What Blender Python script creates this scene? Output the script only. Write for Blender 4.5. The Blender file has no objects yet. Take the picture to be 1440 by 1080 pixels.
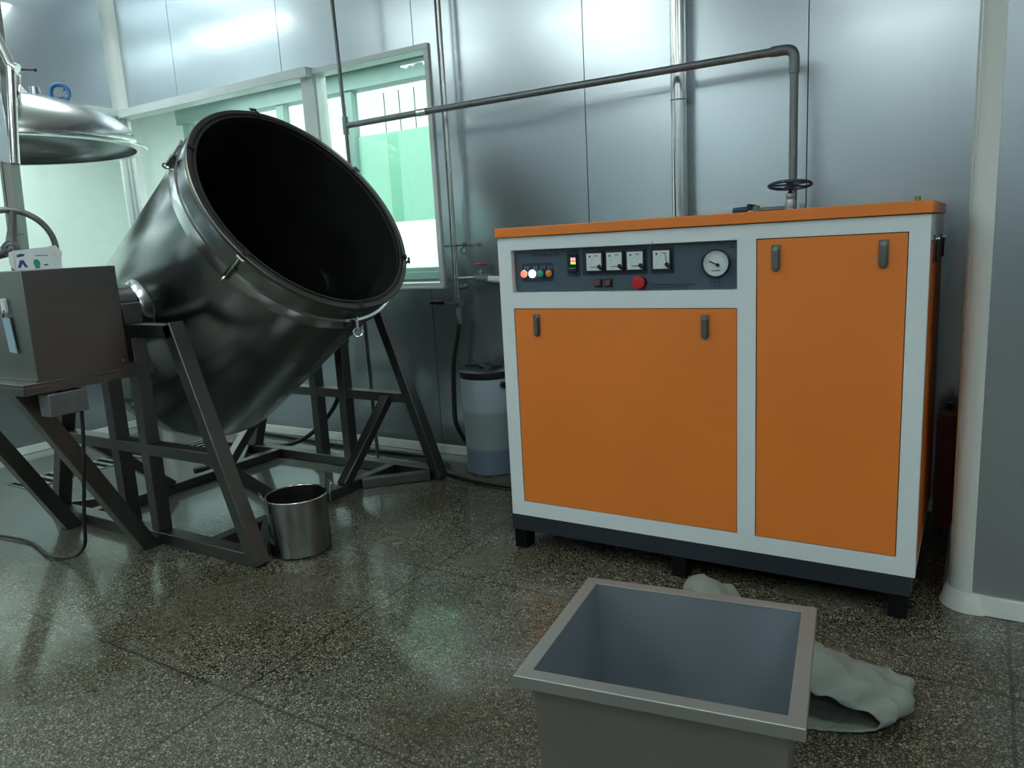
import bpy, math, random
from mathutils import Vector as V, Matrix, noise
random.seed(7)
sc = bpy.context.scene
COL = sc.collection
PI = math.pi

# ------------------------------------------------------------------ camera
F, YAW, PIT, ROL, CZ = 1068.8, math.radians(31.905), math.radians(10.646), math.radians(-3.1906), 1.45
cy, sy, cp, sp = math.cos(YAW), math.sin(YAW), math.cos(PIT), math.sin(PIT)
fw = V((-sy*cp, cy*cp, -sp)); rt = V((cy, sy, 0)); up = rt.cross(fw)
c_, s_ = math.cos(ROL), math.sin(ROL)
r2 = rt*c_ + up*s_; u2 = up*c_ - rt*s_
cam = bpy.data.cameras.new('camera'); co = bpy.data.objects.new('camera', cam); COL.objects.link(co)
cam.sensor_width = 36; cam.lens = 36*F/1440; cam.clip_start = .05; cam.clip_end = 200
co.matrix_world = Matrix(((r2.x, u2.x, -fw.x, 0), (r2.y, u2.y, -fw.y, 0), (r2.z, u2.z, -fw.z, CZ), (0, 0, 0, 1)))
sc.camera = co

# ------------------------------------------------------------------ materials
def new_mat(name):
    m = bpy.data.materials.new(name); m.use_nodes = True
    nt = m.node_tree; nt.nodes.clear()
    out = nt.nodes.new('ShaderNodeOutputMaterial')
    return m, nt, out
def N(nt, typ, **kw):
    n = nt.nodes.new(typ)
    for k, v in kw.items():
        if k in n.inputs: n.inputs[k].default_value = v
        else: setattr(n, k, v)
    return n
def L(nt, a, b): nt.links.new(a, b)
def ramp(nt, src, stops):
    r = nt.nodes.new('ShaderNodeValToRGB'); e = r.color_ramp.elements
    while len(e) < len(stops): e.new(.5)
    for i, (p, c) in enumerate(stops):
        e[i].position = p; e[i].color = (c, c, c, 1) if isinstance(c, (int, float)) else (*c, 1)
    L(nt, src, r.inputs[0]); return r
def pbr(name, col, rough=.5, metal=0., var=.08, nscale=6., rvar=.08, bump=0., bscale=30., coat=0., stretch=None, spec=.5, emit=None, es=0., coat_rough=.08):
    m, nt, out = new_mat(name)
    b = N(nt, 'ShaderNodeBsdfPrincipled')
    b.inputs['Metallic'].default_value = metal
    b.inputs['Specular IOR Level'].default_value = spec
    b.inputs['Coat Weight'].default_value = coat; b.inputs['Coat Roughness'].default_value = coat_rough
    tc = N(nt, 'ShaderNodeTexCoord'); mp = N(nt, 'ShaderNodeMapping'); L(nt, tc.outputs['Object'], mp.inputs[0])
    if stretch: mp.inputs['Scale'].default_value = stretch
    nz = N(nt, 'ShaderNodeTexNoise'); nz.inputs['Scale'].default_value = nscale; nz.inputs['Detail'].default_value = 5
    L(nt, mp.outputs[0], nz.inputs['Vector'])
    lo = tuple(max(0, c*(1-var)) for c in col); hi = tuple(min(1, c*(1+var)) for c in col)
    r = ramp(nt, nz.outputs['Fac'], [(.3, lo), (.7, hi)]); L(nt, r.outputs[0], b.inputs['Base Color'])
    r2_ = ramp(nt, nz.outputs['Fac'], [(.3, max(0, rough-rvar)), (.7, min(1, rough+rvar))]); L(nt, r2_.outputs[0], b.inputs['Roughness'])
    if bump:
        n2 = N(nt, 'ShaderNodeTexNoise'); n2.inputs['Scale'].default_value = bscale; n2.inputs['Detail'].default_value = 3
        L(nt, mp.outputs[0], n2.inputs['Vector'])
        bp = N(nt, 'ShaderNodeBump'); bp.inputs['Strength'].default_value = 1.; bp.inputs['Distance'].default_value = bump
        L(nt, n2.outputs['Fac'], bp.inputs['Height']); L(nt, bp.outputs[0], b.inputs['Normal'])
    if emit:
        b.inputs['Emission Color'].default_value = (*emit, 1); b.inputs['Emission Strength'].default_value = es
    L(nt, b.outputs[0], out.inputs[0])
    return m
def steel(name, col, rough, scr=.6, metal=1., var=.12, wav=.0, streak=(60, 60, 2.), coat=0., rv=.07):
    """brushed stainless: streaky roughness, slight dents"""
    m, nt, out = new_mat(name)
    b = N(nt, 'ShaderNodeBsdfPrincipled'); b.inputs['Metallic'].default_value = metal
    b.inputs['Coat Weight'].default_value = coat; b.inputs['Coat Roughness'].default_value = .12
    tc = N(nt, 'ShaderNodeTexCoord'); mp = N(nt, 'ShaderNodeMapping'); mp.inputs['Scale'].default_value = streak
    L(nt, tc.outputs['Object'], mp.inputs[0])
    n1 = N(nt, 'ShaderNodeTexNoise'); n1.inputs['Scale'].default_value = 1.5; n1.inputs['Detail'].default_value = 3; L(nt, mp.outputs[0], n1.inputs['Vector'])
    n2 = N(nt, 'ShaderNodeTexNoise'); n2.inputs['Scale'].default_value = 2.; n2.inputs['Detail'].default_value = 3; L(nt, tc.outputs['Object'], n2.inputs['Vector'])
    ml = N(nt, 'ShaderNodeMath', operation='MULTIPLY_ADD'); L(nt, n1.outputs['Fac'], ml.inputs[0]); ml.inputs[1].default_value = scr*.5
    L(nt, n2.outputs['Fac'], ml.inputs[2])
    lo = tuple(c*(1-var) for c in col); hi = tuple(min(1, c*(1+var)) for c in col)
    r = ramp(nt, ml.outputs[0], [(.2+scr*.1, lo), (.95, hi)]); L(nt, r.outputs[0], b.inputs['Base Color'])
    rr = ramp(nt, ml.outputs[0], [(.25, max(.02, rough-rv)), (.98, rough+rv)]); L(nt, rr.outputs[0], b.inputs['Roughness'])
    if wav:
        n3 = N(nt, 'ShaderNodeTexNoise'); n3.inputs['Scale'].default_value = 1.1; n3.inputs['Detail'].default_value = 0; L(nt, tc.outputs['Object'], n3.inputs['Vector'])
        bp = N(nt, 'ShaderNodeBump'); bp.inputs['Strength'].default_value = 1.; bp.inputs['Distance'].default_value = wav
        L(nt, n3.outputs['Fac'], bp.inputs['Height']); L(nt, bp.outputs[0], b.inputs['Normal'])
    L(nt, b.outputs[0], out.inputs[0]); return m

M = {}
M['panel'] = steel('blue grey brushed metal wall panel', (.56, .625, .665), .27, metal=.92, scr=.3, var=.0, wav=.006, streak=(1., 1., .15), rv=.0, coat=.5)
M['steel'] = steel('stainless steel', (.50, .51, .50), .26, streak=(30, 30, 4))
M['steel_bright'] = steel('polished stainless steel', (.70, .71, .70), .16, streak=(20, 20, 20), var=.06)
M['kettle'] = steel('worn stainless kettle shell', (.27, .295, .30), .25, streak=(3, 14, 3), var=.04, rv=.0)
M['band'] = steel('polished steel band', (.62, .65, .66), .2, streak=(10, 10, 10), var=.1)
M['rim'] = steel('dull kettle rim', (.17, .165, .15), .42, var=.1)
M['seal'] = pbr('dark rim seal', (.02, .02, .018), .5)
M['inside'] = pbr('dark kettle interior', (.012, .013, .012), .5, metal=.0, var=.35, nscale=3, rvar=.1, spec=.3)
M['frame'] = steel('dull square tube', (.15, .15, .14), .42, streak=(2, 2, 2), var=.15)
M['post_steel'] = steel('dull hoist channel', (.24, .24, .225), .42, metal=.8, streak=(2, 2, 2), var=.1)
M['box'] = steel('brown grey stainless sheet', (.19, .19, .185), .40, streak=(2, 2, 12), var=.08)
M['tank'] = steel('stained bin steel', (.32, .315, .285), .42, metal=.75, streak=(4, 4, 3), var=.28)
M['bin_rim'] = steel('dull bin rim steel', (.33, .335, .32), .45, metal=.6, streak=(2, 2, 2), var=.15)
M['tank_in'] = steel('bin interior steel with blue reflection tint', (.33, .38, .42), .38, metal=.6, streak=(3, 3, 3), var=.3)  # bluish reflection inside the bin put into the steel colour
M['pot'] = steel('stock pot steel', (.33, .335, .32), .24, streak=(25, 25, 1.5), var=.25)
M['galv'] = pbr('galvanised pipe', (.20, .225, .235), .45, metal=.6, var=.15, nscale=25)
M['pipe_dark'] = pbr('dull dark pipe', (.17, .185, .185), .45, metal=.7, var=.2, nscale=20)
M['white_paint'] = pbr('white powder coat', (.72, .80, .815), .38, var=.02, rvar=.03)
M['orange'] = pbr('orange powder coat', (.80, .215, .031), .42, var=.03, nscale=2, rvar=.03)
M['base_paint'] = pbr('dark blue grey paint', (.018, .026, .034), .5, var=.1)
M['black'] = pbr('black plastic', (.012, .013, .015), .35, var=.2)
M['rubber'] = pbr('black rubber', (.012, .013, .013), .45, var=.3, nscale=20)
M['gap'] = pbr('dark gap', (.008, .008, .009), .9, spec=.05)
M['panel_grey'] = pbr('control panel blue grey', (.06, .09, .122), .38, var=.05)
M['panel_navy'] = pbr('control panel navy field', (.018, .032, .058), .38, var=.05)
M['print'] = pbr('dark printed marks', (.015, .025, .04), .5)
M['print_pale'] = pbr('pale printed marks', (.22, .28, .33), .5)
M['dial'] = pbr('white dial face', (.62, .70, .71), .4, var=.03)
M['red_plastic'] = pbr('red plastic', (.55, .018, .02), .35)
M['red_dark'] = pbr('dark red rocker', (.10, .008, .02), .3)
M['red_paint'] = pbr('red valve paint', (.30, .02, .045), .45)
M['blue_paint'] = pbr('dark blue enamel', (.012, .03, .10), .35, coat=.4)
M['blue_bright'] = pbr('bright blue enamel', (.03, .16, .42), .35)
M['blue_grip'] = pbr('blue rubber grip', (.03, .09, .17), .5)
M['lamp_red'] = pbr('lit red lamp', (.9, .1, .1), .4, emit=(1, .12, .06), es=2.4)
M['lamp_white'] = pbr('lit white lamp', (.9, .9, .9), .4, emit=(1, 1, 1), es=4)
M['lamp_green'] = pbr('green lamp lens', (.02, .22, .14), .3, emit=(.03, .30, .2), es=.25)
M['lamp_amber'] = pbr('amber lamp lens', (.50, .20, .02), .3, emit=(.6, .25, .03), es=.15)
M['digit_red'] = pbr('red led digits', (.5, .05, .05), .4, emit=(1, .18, .25), es=4)
M['digit_green'] = pbr('green led digits', (.2, .4, .05), .4, emit=(.5, .95, .1), es=1.6)
M['latch'] = pbr('grey latch metal', (.20, .19, .175), .35, metal=.8)
M['alu'] = pbr('white painted frame', (.62, .69, .68), .35, var=.03)
M['cove'] = pbr('cream plastic cove trim', (.64, .69, .66), .42, var=.04, nscale=2)
M['cream_base'] = pbr('cream skirting', (.58, .62, .58), .45, var=.08)
M['ceiling'] = pbr('white ceiling panel', (.80, .83, .84), .55, var=.02)
M['corridor'] = pbr('mint corridor paint', (.78, .86, .83), .55, var=.03)
M['lintel'] = pbr('green grey lintel paint', (.28, .42, .39), .6, var=.05)
M['soffit'] = pbr('pale green soffit', (.55, .72, .67), .6, var=.04)
M['sack'] = pbr('grey green woven sack', (.22, .25, .22), .85, var=.15, nscale=5, bump=.010, bscale=14)
M['paper'] = pbr('white paper card', (.62, .68, .70), .6, var=.06)
M['print_blue'] = pbr('blue print', (.02, .05, .16), .6)
M['print_green'] = pbr('green print', (.02, .22, .15), .6)
M['card_blue'] = pbr('pale blue tag card', (.28, .42, .52), .5, var=.08)
M['brass'] = pbr('brass', (.45, .33, .15), .35, metal=.9)
M['red_drum'] = pbr('dark red drum', (.22, .045, .04), .5, var=.15)
M['grate'] = steel('drain grate steel', (.35, .36, .34), .4, var=.15)
M['lamp_body'] = pbr('white lamp housing', (.75, .77, .78), .4)

def mat_floor():
    m, nt, out = new_mat('wet pebble terrazzo')
    b = N(nt, 'ShaderNodeBsdfPrincipled'); tc = N(nt, 'ShaderNodeTexCoord')
    o = tc.outputs['Object']
    v = N(nt, 'ShaderNodeTexVoronoi', feature='DISTANCE_TO_EDGE'); v.inputs['Scale'].default_value = 94; L(nt, o, v.inputs['Vector'])
    vc = N(nt, 'ShaderNodeTexVoronoi', feature='F1'); vc.inputs['Scale'].default_value = 94; L(nt, o, vc.inputs['Vector'])
    dist = N(nt, 'ShaderNodeTexNoise'); dist.inputs['Scale'].default_value = 150; dist.inputs['Detail'].default_value = 2; L(nt, o, dist.inputs['Vector'])
    # pebble tone
    sep = N(nt, 'ShaderNodeSeparateColor'); L(nt, vc.outputs['Color'], sep.inputs[0])
    peb = ramp(nt, sep.outputs[0], [(0., (.08, .074, .052)), (.2, (.155, .148, .112)), (.7, (.215, .208, .165)), (1., (.32, .315, .26))])
    gap = ramp(nt, v.outputs['Distance'], [(.04, 0.), (.19, 1.)])
    mx = N(nt, 'ShaderNodeMix', data_type='RGBA'); L(nt, gap.outputs[0], mx.inputs['Factor'])
    mx.inputs[6].default_value = (.018, .018, .014, 1); L(nt, peb.outputs[0], mx.inputs[7])
    # dirt / stain tone on a large scale
    st = N(nt, 'ShaderNodeTexNoise'); st.inputs['Scale'].default_value = 1.3; st.inputs['Detail'].default_value = 5; L(nt, o, st.inputs['Vector'])
    sr = ramp(nt, st.outputs['Fac'], [(.36, (.60, .50, .34)), (.5, (.92, .88, .78)), (.66, (1.05, 1.07, 1.05))])
    m2 = N(nt, 'ShaderNodeMix', data_type='RGBA', blend_type='MULTIPLY'); m2.inputs['Factor'].default_value = 1.
    L(nt, mx.outputs[2], m2.inputs[6]); L(nt, sr.outputs[0], m2.inputs[7])
    # far left: wall reflection in the wet floor painted in as smooth grey green
    sx = N(nt, 'ShaderNodeSeparateXYZ'); L(nt, o, sx.inputs[0])
    n4 = N(nt, 'ShaderNodeTexNoise'); n4.inputs['Scale'].default_value = .9; n4.inputs['Detail'].default_value = 4; L(nt, o, n4.inputs['Vector'])
    # pooled film of water; its mask also carries the painted reflection:  f = smooth( (-x-3.2)+ .35*(y-1.4) + noise )
    a1 = N(nt, 'ShaderNodeMath', operation='MULTIPLY_ADD'); L(nt, sx.outputs[1], a1.inputs[0]); a1.inputs[1].default_value = .55; a1.inputs[2].default_value = -5.1
    a2 = N(nt, 'ShaderNodeMath', operation='SUBTRACT'); L(nt, a1.outputs[0], a2.inputs[0]); L(nt, sx.outputs[0], a2.inputs[1])
    a3 = N(nt, 'ShaderNodeMath', operation='MULTIPLY_ADD'); L(nt, n4.outputs['Fac'], a3.inputs[0]); a3.inputs[1].default_value = 1.6; L(nt, a2.outputs[0], a3.inputs[2])
    film = ramp(nt, a3.outputs[0], [(.2, 0.), (1.3/1.3, 1.)])
    m3 = N(nt, 'ShaderNodeMix', data_type='RGBA'); fm = N(nt, 'ShaderNodeMath', operation='MULTIPLY'); L(nt, film.outputs[0], fm.inputs[0]); fm.inputs[1].default_value = .82
    L(nt, fm.outputs[0], m3.inputs['Factor']); L(nt, m2.outputs[2], m3.inputs[6]); m3.inputs[7].default_value = (.14, .15, .135, 1)
    # cast joints
    def joint(axis, off, per):
        s = N(nt, 'ShaderNodeMath', operation='ADD'); L(nt, sx.outputs[axis], s.inputs[0]); s.inputs[1].default_value = -off + per*20 + per/2
        md = N(nt, 'ShaderNodeMath', operation='MODULO'); L(nt, s.outputs[0], md.inputs[0]); md.inputs[1].default_value = per
        d = N(nt, 'ShaderNodeMath', operation='SUBTRACT'); L(nt, md.outputs[0], d.inputs[0]); d.inputs[1].default_value = per/2
        ab = N(nt, 'ShaderNodeMath', operation='ABSOLUTE'); L(nt, d.outputs[0], ab.inputs[0]); return ab
    jx, jy = joint(0, .145, 1.11), joint(1, 1.465, 1.085)
    mn = N(nt, 'ShaderNodeMath', operation='MINIMUM'); L(nt, jx.outputs[0], mn.inputs[0]); L(nt, jy.outputs[0], mn.inputs[1])
    jr = ramp(nt, mn.outputs[0], [(.003, .25), (.006, 1.)])
    m4 = N(nt, 'ShaderNodeMix', data_type='RGBA', blend_type='MULTIPLY'); m4.inputs['Factor'].default_value = 1.
    L(nt, m3.outputs[2], m4.inputs[6]); L(nt, jr.outputs[0], m4.inputs[7])
    L(nt, m4.outputs[2], b.inputs['Base Color'])
    # wet roughness
    wn = N(nt, 'ShaderNodeTexNoise'); wn.inputs['Scale'].default_value = 1.7; wn.inputs['Detail'].default_value = 3; wn.inputs['Distortion'].default_value = .6; L(nt, o, wn.inputs['Vector'])
    wr = ramp(nt, wn.outputs['Fac'], [(.40, .17), (.60, .30)])
    rm = N(nt, 'ShaderNodeMix', data_type='FLOAT'); L(nt, film.outputs[0], rm.inputs['Factor']); L(nt, wr.outputs[0], rm.inputs[2]); rm.inputs[3].default_value = .12
    L(nt, rm.outputs[0], b.inputs['Roughness'])
    b.inputs['Specular IOR Level'].default_value = .5
    pud = ramp(nt, wn.outputs['Fac'], [(.38, .85), (.56, 0.)]); pm = N(nt, 'ShaderNodeMath', operation='MAXIMUM'); L(nt, pud.outputs[0], pm.inputs[0]); L(nt, film.outputs[0], pm.inputs[1])
    dz = N(nt, 'ShaderNodeMath', operation='MULTIPLY_ADD'); L(nt, sx.outputs[0], dz.inputs[0]); dz.inputs[1].default_value = .6; dn = N(nt, 'ShaderNodeMath', operation='MULTIPLY_ADD')
    L(nt, sx.outputs[1], dn.inputs[0]); dn.inputs[1].default_value = -1.; L(nt, wn.outputs['Fac'], dn.inputs[2]); L(nt, dn.outputs[0], dz.inputs[2])
    mr = N(nt, 'ShaderNodeMapRange'); L(nt, dz.outputs[0], mr.inputs[0]); mr.inputs[1].default_value = -2.42; mr.inputs[2].default_value = -2.05; mr.inputs[3].default_value = 1.; mr.inputs[4].default_value = 0.
    pw = N(nt, 'ShaderNodeMath', operation='MULTIPLY'); L(nt, pm.outputs[0], pw.inputs[0]); L(nt, mr.outputs[0], pw.inputs[1])
    L(nt, pw.outputs[0], b.inputs['Coat Weight'])
    rd = N(nt, 'ShaderNodeMath', operation='MULTIPLY_ADD'); L(nt, mr.outputs[0], rd.inputs[0]); rd.inputs[1].default_value = -.24; rd.inputs[2].default_value = .24
    ra = N(nt, 'ShaderNodeMath', operation='ADD'); L(nt, rd.outputs[0], ra.inputs[0]); L(nt, rm.outputs[0], ra.inputs[1]); L(nt, ra.outputs[0], b.inputs['Roughness']); b.inputs['Coat Roughness'].default_value = .082; b.inputs['Coat IOR'].default_value = 1.36
    bh = N(nt, 'ShaderNodeMath', operation='MULTIPLY'); L(nt, gap.outputs[0], bh.inputs[0])
    inv = N(nt, 'ShaderNodeMath', operation='MULTIPLY_ADD'); L(nt, film.outputs[0], inv.inputs[0]); inv.inputs[1].default_value = -.9; inv.inputs[2].default_value = 1.
    L(nt, inv.outputs[0], bh.inputs[1])
    bp = N(nt, 'ShaderNodeBump'); bp.inputs['Strength'].default_value = .6; bp.inputs['Distance'].default_value = .0006
    L(nt, bh.outputs[0], bp.inputs['Height']); L(nt, bp.outputs[0], b.inputs['Normal'])
    L(nt, b.outputs[0], out.inputs[0]); return m
M['floor'] = mat_floor()

def mat_glass(name, tint=(.91, .96, .945)):
    m, nt, out = new_mat(name)
    t = N(nt, 'ShaderNodeBsdfTransparent'); t.inputs[0].default_value = (*tint, 1)
    g = N(nt, 'ShaderNodeBsdfGlossy'); g.inputs['Roughness'].default_value = .02; g.inputs[0].default_value = (1, 1, 1, 1)
    fr = N(nt, 'ShaderNodeFresnel'); fr.inputs[0].default_value = 1.45
    ge = N(nt, 'ShaderNodeNewGeometry'); iv = N(nt, 'ShaderNodeMath', operation='SUBTRACT'); iv.inputs[0].default_value = 1.; L(nt, ge.outputs['Backfacing'], iv.inputs[1])
    ff = N(nt, 'ShaderNodeMath', operation='MULTIPLY'); L(nt, fr.outputs[0], ff.inputs[0]); L(nt, iv.outputs[0], ff.inputs[1])
    mx = N(nt, 'ShaderNodeMixShader'); L(nt, ff.outputs[0], mx.inputs[0]); L(nt, t.outputs[0], mx.inputs[1]); L(nt, g.outputs[0], mx.inputs[2])
    L(nt, mx.outputs[0], out.inputs[0]); return m
M['glass'] = mat_glass('clear window glass')
def mat_film(name, col):
    m, nt, out = new_mat(name)
    t = N(nt, 'ShaderNodeBsdfTranslucent'); t.inputs[0].default_value = (*col, 1)
    d = N(nt, 'ShaderNodeBsdfDiffuse'); d.inputs[0].default_value = (*col, 1)
    tr = N(nt, 'ShaderNodeBsdfTransparent'); tr.inputs[0].default_value = (*col, 1)
    m1 = N(nt, 'ShaderNodeMixShader'); m1.inputs[0].default_value = .3; L(nt, t.outputs[0], m1.inputs[1]); L(nt, d.outputs[0], m1.inputs[2])
    m2 = N(nt, 'ShaderNodeMixShader'); m2.inputs[0].default_value = .25; L(nt, m1.outputs[0], m2.inputs[1]); L(nt, tr.outputs[0], m2.inputs[2])
    L(nt, m2.outputs[0], out.inputs[0]); return m
M['film'] = mat_film('mint frosted film', (.66, .88, .79))
M['film_pale'] = mat_film('pale frosted film', (.75, .93, .86))
def mat_barrel():
    """cloudy plastic with water showing through: three tones by height, which are part of the thing"""
    m, nt, out = new_mat('cloudy plastic drum with water')
    b = N(nt, 'ShaderNodeBsdfPrincipled'); tc = N(nt, 'ShaderNodeTexCoord'); sx = N(nt, 'ShaderNodeSeparateXYZ'); L(nt, tc.outputs['Object'], sx.inputs[0])
    r = ramp(nt, sx.outputs[2], [(.0, (.16, .21, .28)), (.16, (.16, .21, .28)), (.175, (.27, .33, .34)), (.40, (.27, .33, .34)), (.42, (.37, .46, .52)), (.7, (.37, .46, .52))])
    L(nt, r.outputs[0], b.inputs['Base Color']); b.inputs['Roughness'].default_value = .35
    b.inputs['Subsurface Weight'].default_value = .2; b.inputs['Subsurface Radius'].default_value = (.05, .05, .05)
    L(nt, b.outputs[0], out.inputs[0]); return m
M['barrel'] = mat_barrel()

# ------------------------------------------------------------------ mesh helpers
class MB:
    def __init__(s): s.v = []; s.f = []; s.m = []
    def add(s, vs, fs, mi=0):
        k = len(s.v); s.v += [V(p) for p in vs]; s.f += [tuple(i+k for i in f) for f in fs]; s.m += [mi]*len(fs); return s
    def box(s, x0, x1, y0, y1, z0, z1, mi=0):
        return s.add([(x, y, z) for x in (x0, x1) for y in (y0, y1) for z in (z0, z1)],
                     [(0, 1, 3, 2), (4, 6, 7, 5), (0, 4, 5, 1), (2, 3, 7, 6), (0, 2, 6, 4), (1, 5, 7, 3)], mi)
    def bar(s, p, q, w, h, side=(0, 1, 0), mi=0):
        """rectangular bar from p to q; h measured along `side`, w across"""
        p, q = V(p), V(q); d = (q-p).normalized(); b = V(side); b = (b-d*b.dot(d)).normalized(); a = d.cross(b)
        vs = [e + a*i*w/2 + b*j*h/2 for e in (p, q) for i, j in ((-1, -1), (1, -1), (1, 1), (-1, 1))]
        return s.add(vs, [(3, 2, 1, 0), (4, 5, 6, 7), (0, 1, 5, 4), (1, 2, 6, 5), (2, 3, 7, 6), (3, 0, 4, 7)], mi)
    def tube(s, pts, r, seg=12, mi=0, closed=False, caps=True):
        pts = [V(p) for p in pts]; n = len(pts); rs = r if isinstance(r, (list, tuple)) else [r]*n
        t0 = (pts[1]-pts[0]).normalized(); a = t0.orthogonal().normalized(); k = len(s.v)
        for i, p in enumerate(pts):
            if closed: t = (pts[(i+1) % n]-pts[i-1]).normalized()
            else: t = (pts[min(i+1, n-1)]-pts[max(i-1, 0)]).normalized()
            a = (a-t*a.dot(t)).normalized(); b = t.cross(a)
            for j in range(seg):
                th = 2*PI*j/seg; s.v.append(p + (a*math.cos(th)+b*math.sin(th))*rs[i])
        for i in range(n if closed else n-1):
            for j in range(seg):
                i2 = (i+1) % n; s.f.append((k+i*seg+j, k+i*seg+(j+1) % seg, k+i2*seg+(j+1) % seg, k+i2*seg+j)); s.m.append(mi)
        if caps and not closed:
            s.f.append(tuple(k+j for j in reversed(range(seg)))); s.m.append(mi)
            s.f.append(tuple(k+(n-1)*seg+j for j in range(seg))); s.m.append(mi)
        return s
    def lathe(s, prof, c=(0, 0, 0), ax=(0, 0, 1), seg=48, mi=0, mis=None):
        """prof: list of (r, h) along axis ax from c"""
        c, ax = V(c), V(ax).normalized(); a = V((0, 1, 0)) if abs(ax.y) < .9 else V((1, 0, 0))
        a = (a-ax*a.dot(ax)).normalized(); b = ax.cross(a); k = len(s.v); idx = []
        for r, h in prof:
            if r < 1e-6: idx.append([len(s.v)]*seg); s.v.append(c+ax*h)
            else:
                idx.append(list(range(len(s.v), len(s.v)+seg)))
                s.v += [c+ax*h+(a*math.cos(2*PI*j/seg)+b*math.sin(2*PI*j/seg))*r for j in range(seg)]
        for i in range(len(prof)-1):
            for j in range(seg):
                q = [idx[i][j], idx[i][(j+1) % seg], idx[i+1][(j+1) % seg], idx[i+1][j]]
                qq = []
                for x in q:
                    if x not in qq: qq.append(x)
                if len(qq) > 2: s.f.append(tuple(qq)); s.m.append(mis[i] if mis else mi)
        return s
    def cyl(s, p, q, r, seg=24, mi=0, r2=None):
        p, q = V(p), V(q); h = (q-p).length; r2 = r if r2 is None else r2
        return s.lathe([(0, 0), (r, 0), (r2, h), (0, h)], p, q-p, seg, mi)
    def ring(s, c, ax, R, r, seg=40, s2=10, mi=0):
        c, ax = V(c), V(ax).normalized(); a = ax.orthogonal().normalized(); b = ax.cross(a)
        return s.tube([c+(a*math.cos(2*PI*i/seg)+b*math.sin(2*PI*i/seg))*R for i in range(seg)], r, s2, mi, closed=True)
    def prism(s, poly, o, ex, ey, ez, mi=0):
        """polygon in plane (ex,ey) from o, extruded by vector ez"""
        o, ex, ey, ez = V(o), V(ex), V(ey), V(ez); n = len(poly)
        vs = [o+ex*x+ey*y for x, y in poly] + [o+ex*x+ey*y+ez for x, y in poly]
        return s.add(vs, [tuple(range(n)), tuple(range(2*n-1, n-1, -1))] + [(i, (i+n), (i+1) % n+n, (i+1) % n) for i in range(n)], mi)
    def sphere(s, c, r, seg=16, mi=0, sz=1):
        return s.lathe([(r*math.sin(PI*i/10), -r*sz*math.cos(PI*i/10)) for i in range(11)], c, (0, 0, 1), seg, mi)
    def build(s, name, mats, parent=None, smooth=35, bevel=0, at=None, kind=None):
        if not isinstance(mats, (list, tuple)): mats = [mats]
        if parent is not None: o = V(parent['org'])
        elif at is not None: o = V(at)
        else: o = V((0, 0, 0))
        me = bpy.data.meshes.new(name); me.from_pydata([p-o for p in s.v], [], s.f)
        import bmesh
        bm = bmesh.new(); bm.from_mesh(me); bmesh.ops.recalc_face_normals(bm, faces=bm.faces); bm.to_mesh(me); bm.free()
        for m in mats: me.materials.append(M[m])
        for p, mi in zip(me.polygons, s.m): p.material_index = mi; p.use_smooth = bool(smooth)
        if smooth: me.set_sharp_from_angle(angle=math.radians(smooth))
        ob = bpy.data.objects.new(name, me); COL.objects.link(ob)
        ob['org'] = list(o)
        if parent is not None: ob.parent = parent
        else: ob.location = o
        if bevel:
            bv = ob.modifiers.new('bevel', 'BEVEL'); bv.width = bevel; bv.segments = 2; bv.limit_method = 'ANGLE'; bv.angle_limit = math.radians(50)
            bv.harden_normals = False
        if kind: ob['kind'] = kind
        return ob
def thing(name, at, label, cat, group=None):
    o = bpy.data.objects.new(name, None); COL.objects.link(o); o.location = at; o['org'] = list(at); o.empty_display_size = .1
    return tag(o, label, cat, group)
def tag(o, label, cat, group=None):
    o['label'] = label; o['category'] = cat
    if group: o['group'] = group
    return o
def spline(pts, n=8):
    pts = [V(p) for p in pts]; out = []
    P_ = [pts[0]*2-pts[1]]+pts+[pts[-1]*2-pts[-2]]
    for i in range(1, len(P_)-2):
        a, b, c, d = P_[i-1:i+3]
        for k in range(n):
            t = k/n; out.append(.5*((2*b)+(c-a)*t+(2*a-5*b+4*c-d)*t*t+(3*b-a-3*c+d)*t**3))
    out.append(pts[-1]); return out
def bend(pts, r, n=6):
    """polyline with rounded corners"""
    pts = [V(p) for p in pts]; out = [pts[0]]
    for i in range(1, len(pts)-1):
        a = (pts[i-1]-pts[i]); b = (pts[i+1]-pts[i]); rr = min(r, a.length*.45, b.length*.45)
        p0 = pts[i]+a.normalized()*rr; p1 = pts[i]+b.normalized()*rr
        for k in range(n+1):
            t = k/n; out.append(p0*(1-t)**2+pts[i]*2*t*(1-t)+p1*t*t)
    out.append(pts[-1]); return out

# ------------------------------------------------------------------ the room
XL, YB, XS, YN, ZC = -6.41, 4.18, -.04, 3.105, 3.8
XR, YF = 3.6, -3.8
WX0, WX1, WZ0, WZ1 = -6.28, -3.086, 1.17, 2.72
S = 'structure'
MB().box(-9.5, XR+.2, YF-.2, 5.6, -.12, 0).build('floor', 'floor', kind=S)
MB().box(XL-.1, XR+.2, YF-.2, YB+.1, ZC, ZC+.08).build('ceiling', 'ceiling', kind=S)
G = .0025
def panel_wall(name, cols, y, side):
    """cols: list of (x0,x1,[(z0,z1),...]) sheet panels standing 40 mm off a dark core; side = axis"""
    mb = MB()
    for a, b, zs in cols:
        for z0, z1 in zs:
            if side == 'y': mb.box(a+G, b-G, y, y+.04, z0, z1); mb.box(a, b, y+.02, y+.09, z0, z1, 1)
            else: mb.box(y-.04, y, a+G, b-G, z0, z1); mb.box(y-.09, y-.02, a, b, z0, z1, 1)
    return mb.build(name, ['panel', 'gap'], kind=S, smooth=0)
seams = [-6.45, -5.645, -4.43, -3.21, -2.0, -.78, .02]
cols = []
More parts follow.
